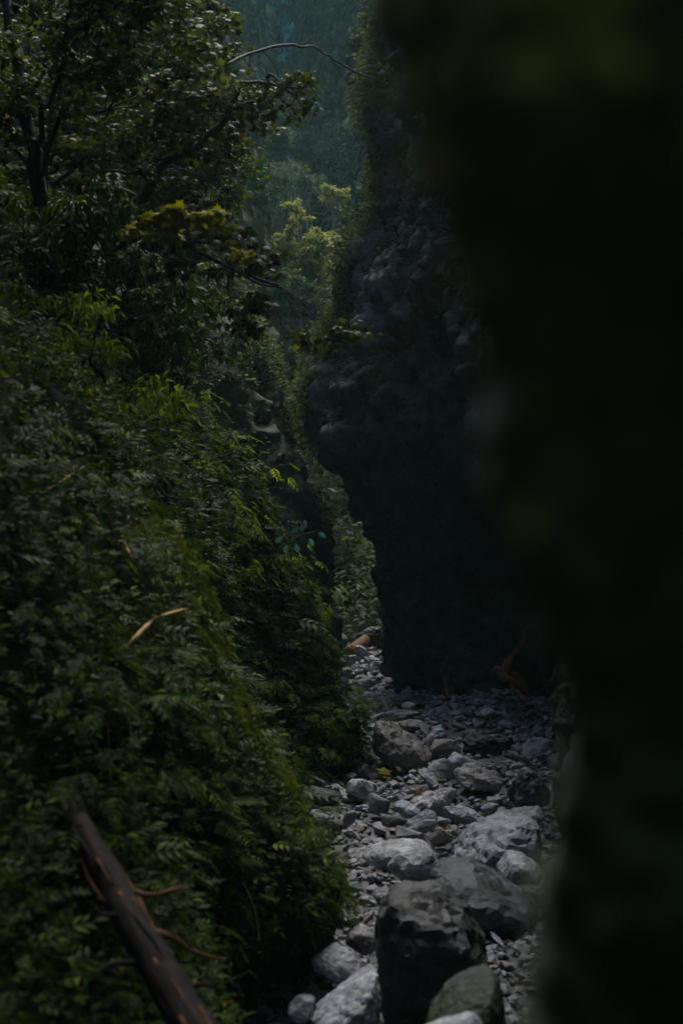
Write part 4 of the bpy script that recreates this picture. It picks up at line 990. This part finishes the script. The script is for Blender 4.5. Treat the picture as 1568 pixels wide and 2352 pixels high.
for (px, py, d, w, h, n, mt, lab) in [
  (560, 330, 39, 1.1, 1.2, 3600, L_herb, 'dark broadleaf tree at the left side of the gap below the spruces'),
  (720, 330, 47, 1.3, 1.5, 3800, L_spruce_dark, 'grey twiggy tree right of the olive broadleaf tree in the upper gap'),
  (790, 370, 45, 1.1, 1.5, 3800, L_spruce_dark, 'grey twiggy tree against the cliff rim above the pale crown'),
  (600, 560, 36, 1.0, 1.0, 3200, L_herb, 'dark green bush left of the palest tree'),
  (660, 690, 34, 1.0, .8, 3400, L_bush, 'green leafy bush directly below the palest tree'),
  (820, 520, 37, .8, 1.2, 2800, L_herb, 'dark leafy bush between the palest tree and the cliff rim'),
  (750, 740, 34, .6, .7, 2200, L_bush, 'leafy bush beside the upper pale rock patch'),
  (800, 200, 55, 1.6, 2.0, 3600, L_spruce_dark, 'grey tree below the far teal spruces at the right of the upper gap'),
  (610, 240, 50, 1.6, 1.5, 3000, L_bush, 'broadleaf tree on the far slope just left below the spruces'),
  (690, 250, 54, 1.5, 1.4, 2800, L_spruce_dark, 'dim tree on the far slope in the middle below the spruces'),
  (760, 290, 50, 1.3, 1.4, 2800, L_bush, 'pale green tree on the far slope left of the cliff rim'),
  (640, 480, 45, 1.4, 1.1, 3000, L_bush, 'olive bush behind the palest tree on its left'),
  (810, 450, 42, 1.1, 1.2, 2800, L_bush, 'olive bush behind the palest tree along the cliff rim'),
  (560, 640, 32, .8, .9, 2400, L_bush, 'olive bush at the rim of the left cliff under the yellowing sapling'),
  (630, 650, 33, .7, .7, 2200, L_bush, 'pale green bush at the foot of the palest tree on its left'),
  (650, 610, 35, .6, .7, 2400, L_bright, 'pale yellow green shrub touching the palest tree on its left side'),
  (790, 590, 35.5, .6, .9, 2400, L_bright, 'pale yellow green shrub between the palest tree and the cliff rim'),
  (720, 690, 34, .6, .6, 2000, L_bush, 'pale green bush at the foot of the palest tree on its right')]:
    bush(px, py, d, w, h, n, mt, lab, .09)
def spruce_meshes(seed, H=16.0, n_wh=34):
    r = np.random.default_rng(seed); leaves, wood = [], []
    wood.append(tube([(0, 0, 0), (.1, .05, H * .5), (0, 0, H)], .22, .02, 16, 7))
    T, D, U, S = [], [], [], []
    for k in range(n_wh):
        z = H * (.06 + .93 * (k / n_wh)); L = (H - z) * .20 + .25; L *= r.uniform(.8, 1.1)
        nb = 7 if z < H * .7 else 5
        for j in range(nb):
            a = 6.28 * j / nb + k * 1.1 + r.normal(0, .2)
            dr = np.array([math.cos(a), math.sin(a), 0]); tip = dr * L + np.array([0, 0, z - .28 * L])
            st = np.array([0, 0, z]); wood.append(tube([st, st * .5 + tip * .5 + np.array([0, 0, .02]), tip], .035, .008, 5, 3))
            m = int(3 + L * 4.2)
            t = np.sqrt(r.uniform(.05, 1, m)); side = np.cross(dr, [0, 0, 1])
            base = st + (tip - st) * t[:, None] + side * (r.normal(0, .10, m) * L)[:, None] + np.array([0, 0, .03])
            T.append(base); D.append(norm(dr * .35 + np.array([0, 0, -1.0]) + r.normal(0, .28, (m, 3)))); U.append(norm(dr + r.normal(0, .5, (m, 3)))); 
            ln = r.uniform(.4, 1.0, m); S.append(np.stack([r.uniform(.2, .42, m) * 3.0, ln, ln], -1))
    T, D, U, S = map(np.concatenate, (T, D, U, S))
    return bake(LN[0], LN[1], frames(D, U), T, S), join(wood)
SPR = []
for k in range(3):
    a, b_ = spruce_meshes(200 + k); SPR.append((mesh('crown', *a), mesh('trunk', *b_, True)))
SC = {}
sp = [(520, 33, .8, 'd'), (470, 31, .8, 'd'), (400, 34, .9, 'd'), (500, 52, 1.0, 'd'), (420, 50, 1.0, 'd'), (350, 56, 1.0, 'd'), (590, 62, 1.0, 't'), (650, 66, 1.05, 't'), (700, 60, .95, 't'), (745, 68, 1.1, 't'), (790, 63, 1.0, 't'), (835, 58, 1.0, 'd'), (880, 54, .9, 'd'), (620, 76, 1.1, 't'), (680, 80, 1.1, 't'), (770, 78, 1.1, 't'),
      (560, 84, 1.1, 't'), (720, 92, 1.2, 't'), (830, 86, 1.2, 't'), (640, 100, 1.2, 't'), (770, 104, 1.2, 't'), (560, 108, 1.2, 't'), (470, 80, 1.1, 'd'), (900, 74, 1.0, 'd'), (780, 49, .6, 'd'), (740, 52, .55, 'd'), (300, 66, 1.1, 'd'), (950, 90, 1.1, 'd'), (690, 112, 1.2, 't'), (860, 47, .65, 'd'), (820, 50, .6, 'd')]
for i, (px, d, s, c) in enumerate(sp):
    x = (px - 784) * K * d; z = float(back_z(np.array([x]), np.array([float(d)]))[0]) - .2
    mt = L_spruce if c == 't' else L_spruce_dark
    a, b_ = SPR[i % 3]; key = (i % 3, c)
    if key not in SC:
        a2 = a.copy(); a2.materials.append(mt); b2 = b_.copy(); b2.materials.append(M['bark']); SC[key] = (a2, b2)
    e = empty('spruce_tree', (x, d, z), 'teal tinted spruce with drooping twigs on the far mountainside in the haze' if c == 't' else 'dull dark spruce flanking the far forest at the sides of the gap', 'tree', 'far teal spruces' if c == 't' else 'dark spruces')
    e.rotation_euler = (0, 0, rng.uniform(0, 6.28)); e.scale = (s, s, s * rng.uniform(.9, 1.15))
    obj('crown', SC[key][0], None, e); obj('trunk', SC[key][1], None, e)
#@@NEXT
# ------------------------------------------------------------------ fallen wood and stems
def stick(name, label, cat, pts, r0, r1, mat, parts=(), n=22, sides=8, wob=.0, rough=.0, group=None):
    b = np.array(pts[0], float); pts = np.array(pts, float) - b
    o = obj(name, mesh(name, *tube(pts, r0, r1, n, sides, wob=wob, seed=7, rough=rough), True), M[mat], loc=tuple(b)); tag(o, label, cat, group)
    for nm, pp, a, c, m2 in parts:
        obj(nm, mesh(nm, *tube(np.array(pp, float) - b, a, c, 12, 6, wob=.03, seed=3), True), M[m2], o)
    return o
T0, T1 = P(165, 1872, 6.3), P(480, 2420, 4.9)
LE = T1 + (T1 - T0) * .55
def L(t): return T0 + (T1 - T0) * t
stick('fallen_log', 'long dark log with orange worn streaks lying aslant down the near left bank', 'log', [T0, L(.35), L(.7), T1, LE], .054, .088, 'rotwood',
      parts=[('branch_stub', [L(.36) + np.array([.05, 0, 0]), P(350, 2058, 5.75), P(400, 2048, 5.8), P(445, 2035, 5.85)], .012, .005, 'orangewood'),
             ('branch_stub', [L(.40), P(262, 2092, 5.6), P(228, 2100, 5.5)], .014, .008, 'rotwood'),
             ('branch_stub', [L(.66), P(255, 2208, 5.3), P(212, 2240, 5.2)], .014, .007, 'rotwood'),
             ('branch_stub', [L(.52), P(400, 2155, 5.5), P(450, 2185, 5.6), P(520, 2205, 5.7)], .013, .006, 'orangewood'),
             ('branch_stub', [L(.80), P(455, 2268, 5.2), P(510, 2275, 5.3)], .013, .006, 'rotwood'),
             ('branch_stub', [L(.02), P(150, 1850, 6.4), P(138, 1840, 6.45)], .02, .006, 'orangewood')], n=90, sides=40, wob=.012, rough=.004)
LOG = [o for o in col.objects if o.name == 'fallen_log'][0]
ax = norm(T1 - T0); sx = norm(np.cross(ax, [0, 0, 1.0])); sz = np.cross(sx, ax)
for k in range(16):
    t0 = rng.uniform(0, 1.15); ln = rng.uniform(.10, .34); a = rng.uniform(-.5, 3.4); ro = (.054 + .022 * t0) * .97
    q = [L(t0 + ln * s) + ro * (math.cos(a + .15 * s) * sx + math.sin(a + .15 * s) * sz) - T0 for s in (0, .33, .66, 1)]
    obj('bark_strip', mesh('bark_strip', *tube(q, .010, .003, 10, 5, wob=.02, seed=k), True), M['rootwood' if k % 3 else 'rotwood'], LOG)
from mathutils import Matrix
RL = Matrix([list(r) for r in np.stack([sx, -sz, ax], -1)])
for q in [LOG] + list(LOG.children): q.data.transform(RL.inverted().to_4x4())
LOG.rotation_euler = RL.to_euler()
def off(p, dx=0.0, dy=0.0, dz=0.0): return np.array(p) + np.array([dx, dy, dz])
def hit(px, py, toward=.3):
    p = wall_hit(px, py, 10); d = p[1] - toward; return P(px, py, d)
stick('curved_stem', 'thick curved dry stem shining orange yellow against the middle of the left bank', 'stem', [hit(268, 1532, .35), hit(298, 1482, .75), hit(345, 1432, 1.0), hit(400, 1406, 1.05), hit(484, 1388, .9)], .017, .007, 'straw', n=26)
stick('dry_stem', 'pale straight dry stem slanting on the left bank above the curved stem', 'stem', [hit(283, 1238), hit(300, 1275), hit(318, 1300)], .008, .004, 'straw')
stick('dry_stem', 'thin pale stem lying aslant at the left edge of the bank', 'stem', [hit(110, 1125), hit(150, 1100), hit(195, 1070)], .008, .005, 'straw')
stick('dry_stem', 'thin arched pale grass stem on the dark bank right of the fallen log', 'stem', [hit(595, 2160, .3), hit(590, 2110, .3), hit(575, 2060, .3), hit(560, 2030, .3)], .006, .003, 'straw')
stick('dry_stem', 'thin brown stem hanging down the shaded bank above the fallen log', 'stem', [hit(262, 1840, .3), hit(254, 1780, .3), hit(250, 1700, .3), hit(248, 1650, .3)], .006, .004, 'straw')
stick('dry_stem', 'short ochre stem at the far left of the fallen log', 'stem', [P(95, 2050, 6.2), P(112, 2020, 6.2), P(124, 1998, 6.2)], .006, .005, 'straw')
stick('dark_branch', 'short dark bent branch sticking up from the left bank', 'branch', [hit(220, 1150, .35), hit(228, 1110, .35), hit(240, 1085, .35), hit(262, 1060, .35)], .022, .012, 'bark')
stick('bare_twig', 'bare dark twig arching across the top of the gap below the far spruces', 'twig', [P(520, 150, 15), P(580, 120, 15.6), P(660, 104, 16.4), P(720, 112, 17.2), P(790, 150, 18.6), P(880, 190, 20.6), P(960, 210, 22)], .020, .008, 'bark', n=40, wob=.025,
      parts=[('side_twig', [P(600, 115, 15.8), P(625, 140, 15.9), P(640, 175, 15.9)], .008, .003, 'bark'), ('side_twig', [P(690, 107, 16.8), P(725, 85, 16.9), P(765, 80, 17)], .007, .003, 'bark'),
             ('side_twig', [P(760, 133, 17.9), P(775, 165, 18), P(800, 195, 18)], .008, .003, 'bark'), ('side_twig', [P(820, 163, 19.2), P(850, 150, 19.4), P(880, 155, 19.5)], .007, .003, 'bark')])
stick('bare_twig', 'thin pale bare twig leaning in the notch between the two cliffs', 'twig', [P(672, 880, 30), P(700, 840, 30), P(735, 800, 30)], .018, .01, 'bark_pale')
stick('bare_twig', 'lower dark bare twig crossing before the palest tree from the left', 'twig', [P(520, 600, 13.4), P(590, 650, 13.4), P(650, 662, 13.4), P(690, 690, 13.4), P(730, 735, 13.4)], .012, .005, 'bark')
# log end far up the bed: bark-free orange piece with a sawn face
lo = stick('log_piece', 'short orange brown log lying across the far end of the stream bed', 'log', [P(800, 1500, 26.9), P(818, 1486, 27.3), P(838, 1471, 27.8)], .115, .115, 'orangewood', n=14, sides=18, wob=.0, rough=.01)
stick('log_piece', 'second broken log mostly hidden behind the short orange log', 'log', [P(803, 1478, 29.8), P(822, 1472, 30.2)], .09, .09, 'orangewood', n=8, sides=12)
# driftwood root in the alcove
b0 = P(1150, 1545, 19.7)
stick('driftwood_root', 'forked orange brown root standing in the dark alcove at the right', 'root', [P(1136, 1540, 19.5), P(1160, 1562, 19.4), P(1190, 1575, 19.3), P(1218, 1600, 19.2)], .085, .03, 'rootwood',
      parts=[('root_arm', [P(1155, 1560, 19.4), P(1165, 1530, 19.5), P(1185, 1500, 19.7), P(1200, 1470, 19.9), P(1205, 1448, 20.0), P(1245, 1440, 20.1)], .075, .012, 'rootwood'),
             ('root_arm', [P(1180, 1545, 19.4), P(1200, 1565, 19.3), P(1212, 1585, 19.2)], .035, .015, 'rootwood'),
             ('root_arm', [P(1172, 1572, 19.3), P(1186, 1595, 19.2), P(1200, 1618, 19.1)], .03, .014, 'rootwood')], n=18, sides=10, wob=.03, rough=.012)
stick('broken_stick', 'thin upright orange stick leaning at the foot of the cliff', 'stick', [P(1028, 1608, 20.6), P(1024, 1575, 20.8), P(1018, 1552, 21)], .036, .02, 'rootwood')
stick('broken_stick', 'dim grey stick leaning in the shadow right of the driftwood root', 'stick', [P(1265, 1570, 17.2), P(1280, 1530, 17.3), P(1290, 1500, 17.4)], .022, .012, 'bark_pale')
# near blurred sprigs beside the camera rock
def sprig(name, label, pts, leaves, mat=L_near, wood='bark'):
    b = np.array(pts[0], float); e = empty(name, tuple(b), label, 'branch')
    obj('stem', mesh('stem', *tube(np.array(pts) - b, .0022, .0012, 14, 5), True), M[wood], e)
    me = mesh('leaf', *LS); me.materials.append(mat)
    for (px, py, d, s, a) in leaves:
        o = obj('leaf', me, None, e); o.location = tuple(P(px, py, d) - b); o.rotation_euler = (R(70 + random.uniform(-25, 25)), random.uniform(-.4, .4), a); o.rotation_euler = (R(80), a, random.uniform(-.5, .5)); o.scale = (s, s, s)
sprig('hanging_sprig', 'blurred leafy sprig hanging near the top of the near rock', [P(1020, -80, .66), P(985, 60, .66), P(960, 160, .66), P(940, 250, .66)],
      [(960, 190, .66, .032, 1.2), (1000, 60, .66, .028, -.5), (925, 50, .67, .03, .4), (990, 120, .66, .026, 2.2), (900, 15, .66, .03, .9), (955, 215, .66, .022, -1.3), (1000, 250, .67, .024, .2)])
sprig('hanging_sprig', 'blurred leafy sprig beside the reddish twig at the near rock edge', [P(1010, 300, .62), P(960, 340, .62), P(930, 390, .62)],
      [(915, 395, .62, .028, 1.3), (960, 330, .62, .018, .5), (990, 330, .62, .02, -.7)])
sprig('hanging_sprig', 'blurred sprig low on the edge of the near rock', [P(1075, 440, .6), P(1060, 540, .6), P(1050, 640, .6)],
      [(1048, 600, .6, .020, 3.0), (1060, 500, .6, .018, .4), (1040, 560, .6, .016, 2.2)])
sprig('hanging_sprig', 'blurred olive leaves hanging in the upper right corner', [P(1350, -120, .55), P(1300, 0, .55), P(1240, 90, .55)],
      [(1240, 60, .55, .05, 1.2), (1300, 20, .55, .05, .3), (1180, 20, .55, .04, -.6), (1330, 90, .55, .04, 2.0)])
sprig('hanging_sprig', 'blurred olive leaves against the near rock at the right edge', [P(1560, 200, .55), P(1490, 300, .55), P(1440, 370, .55)],
      [(1440, 330, .55, .05, .6), (1500, 370, .55, .05, 1.5), (1390, 300, .55, .04, -.3), (1540, 240, .55, .045, .2)])
sprig('hanging_sprig', 'blurred olive spray at the top edge left of the upper right corner', [P(1120, -160, .6), P(1130, 0, .6), P(1150, 160, .6)],
      [(1130, 60, .6, .05, 1.0), (1170, 120, .6, .045, -.6), (1090, 20, .6, .05, .2), (1160, -20, .6, .05, 2.4), (1120, 170, .6, .04, 1.6)])
sprig('hanging_sprig', 'blurred pale olive leaves low on the right beside the near rock', [P(1180, 900, .62), P(1190, 1020, .62), P(1170, 1150, .62)],
      [(1170, 1000, .62, .035, .8), (1160, 1100, .62, .035, 2.6), (1200, 1180, .62, .03, -.4)])
stick('red_twig', 'blurred reddish twig poking left from the near rock', 'twig', [P(1040, 418, .62), P(990, 418, .62), P(940, 421, .62), P(875, 432, .63)], .0036, .0022, 'orangewood')
stick('red_twig', 'blurred rusty stem drooping along the edge of the near rock', 'twig', [P(1020, 560, .64), P(960, 670, .64), P(935, 760, .64), P(905, 860, .64)], .0030, .0022, 'orangewood')
# fallen leaves on the stones and bright leaves on the back slope
ml = mesh('fallen_leaf', *LM); ml.materials.append(L_yellow)
for px, py, d, s, lab in [(884, 1779, 15.7, .16, 'yellow maple leaf lying on grey stones below the brown boulder'), (1012, 1792, 15.3, .10, 'small yellow leaf lying beside the humped grey boulder'), (1160, 1607, 20.4, .12, 'dim yellow leaf on the alcove rubble under the driftwood root'),
                          (770, 1280, 32.0, .24, 'yellow maple leaf caught on the dark bush of the back slope'), (785, 1240, 32.0, .2, 'orange brown leaf above the yellow one on the back slope'), (825, 1285, 31.8, .16, 'small yellow leaf right of the larger one on the back slope'), (873, 1215, 31.8, .2, 'orange leaf at the edge of the overhanging cliff in the opening'), (760, 1295, 31.9, .16, 'pale orange leaf left under the yellow maple leaf of the back slope')]:
    o = obj('fallen_leaf', ml, None, loc=tuple(P(px, py, d))); o.scale = (s,) * 3; o.rotation_euler = (R(35 + random.uniform(-15, 15)), random.uniform(-.3, .3), random.uniform(-2, 2)); tag(o, lab, 'leaf')
# brown leaf litter and bits of twig between the stones
n = 260
y = 8 + 17 * rng.random(n); a = np.array([xl(q, .15) for q in y]); b = np.minimum(np.array([xr(q, .25) for q in y]), .16 * y); x = a + (b - a) * rng.random(n) ** 1.3
T = np.stack([x, y, bed_z(x, y) + rng.uniform(.06, .14, n)], -1)
v, f = bake(LM[0], LM[1], frames(rand_dirs(n), norm(np.stack([rng.normal(0, .5, n), rng.normal(0, .5, n), np.ones(n)], -1))), T, rng.uniform(.04, .085, n))
L_litter = leaf_mat('fallen brown leaves', [(0, (.05, .028, .014)), (.6, (.12, .06, .025)), (.93, (.18, .10, .04)), (1, (.30, .22, .03))], rough=.7, trans=.1)
tag(obj('leaf_litter', mesh('leaf_litter', v, f), L_litter), kind='stuff')
# sprig with teal leaves of one tone on both faces at the bank edge
e = empty('leafy_sprig', tuple(P(640, 1265, 16.2)), 'sprig with pale teal leaves reaching over the dark cliff hollow at the bank edge', 'plant')
bb = P(640, 1265, 16.2)
obj('stem', mesh('stem', *tube(np.array([P(640, 1265, 16.2), P(680, 1235, 16.1), P(725, 1220, 16)]) - bb, .012, .005, 10, 5), True), M['stem'], e)
L_teal = leaf_mat('pale teal sprig leaves', [(0, (.03, .06, .04)), (.5, (.05, .11, .09)), (1, (.10, .26, .22))], trans=.3)
mt_ = mesh('leaf', *LS); mt_.materials.append(L_teal)
for px, py, a in [(660, 1250, 3.4), (680, 1248, 3.0), (690, 1222, .4), (710, 1235, 2.7), (730, 1222, 2.2), (650, 1235, 4.2), (700, 1215, .0), (668, 1225, .9)]:
    o = obj('leaf', mt_, None, e); o.location = tuple(P(px, py, 16.1) - bb); o.rotation_euler = (R(70), a, 0); o.scale = (.12,) * 3

# ------------------------------------------------------------------ haze
m, nt, out = mat_new('haze air'); m.name = 'haze_air'
pvn = nt.nodes.new('ShaderNodeVolumePrincipled'); pvn.inputs['Density'].default_value = .0007; pvn.inputs['Color'].default_value = (.5, .9, .9, 1); pvn.inputs['Anisotropy'].default_value = .2
nt.links.new(pvn.outputs[0], out.inputs['Volume'])
x0, x1, y0, y1, z0, z1 = -310, 310, -310, 310, -2.0, 100
hv = np.array([[x, y, z] for x in (x0, x1) for y in (y0, y1) for z in (z0, z1)], float)
hf = np.array([[0, 1, 3, 2], [4, 6, 7, 5], [0, 4, 5, 1], [2, 3, 7, 6], [0, 2, 6, 4], [1, 5, 7, 3]])
tag(obj('haze', mesh('haze', hv, hf), m), kind='stuff')
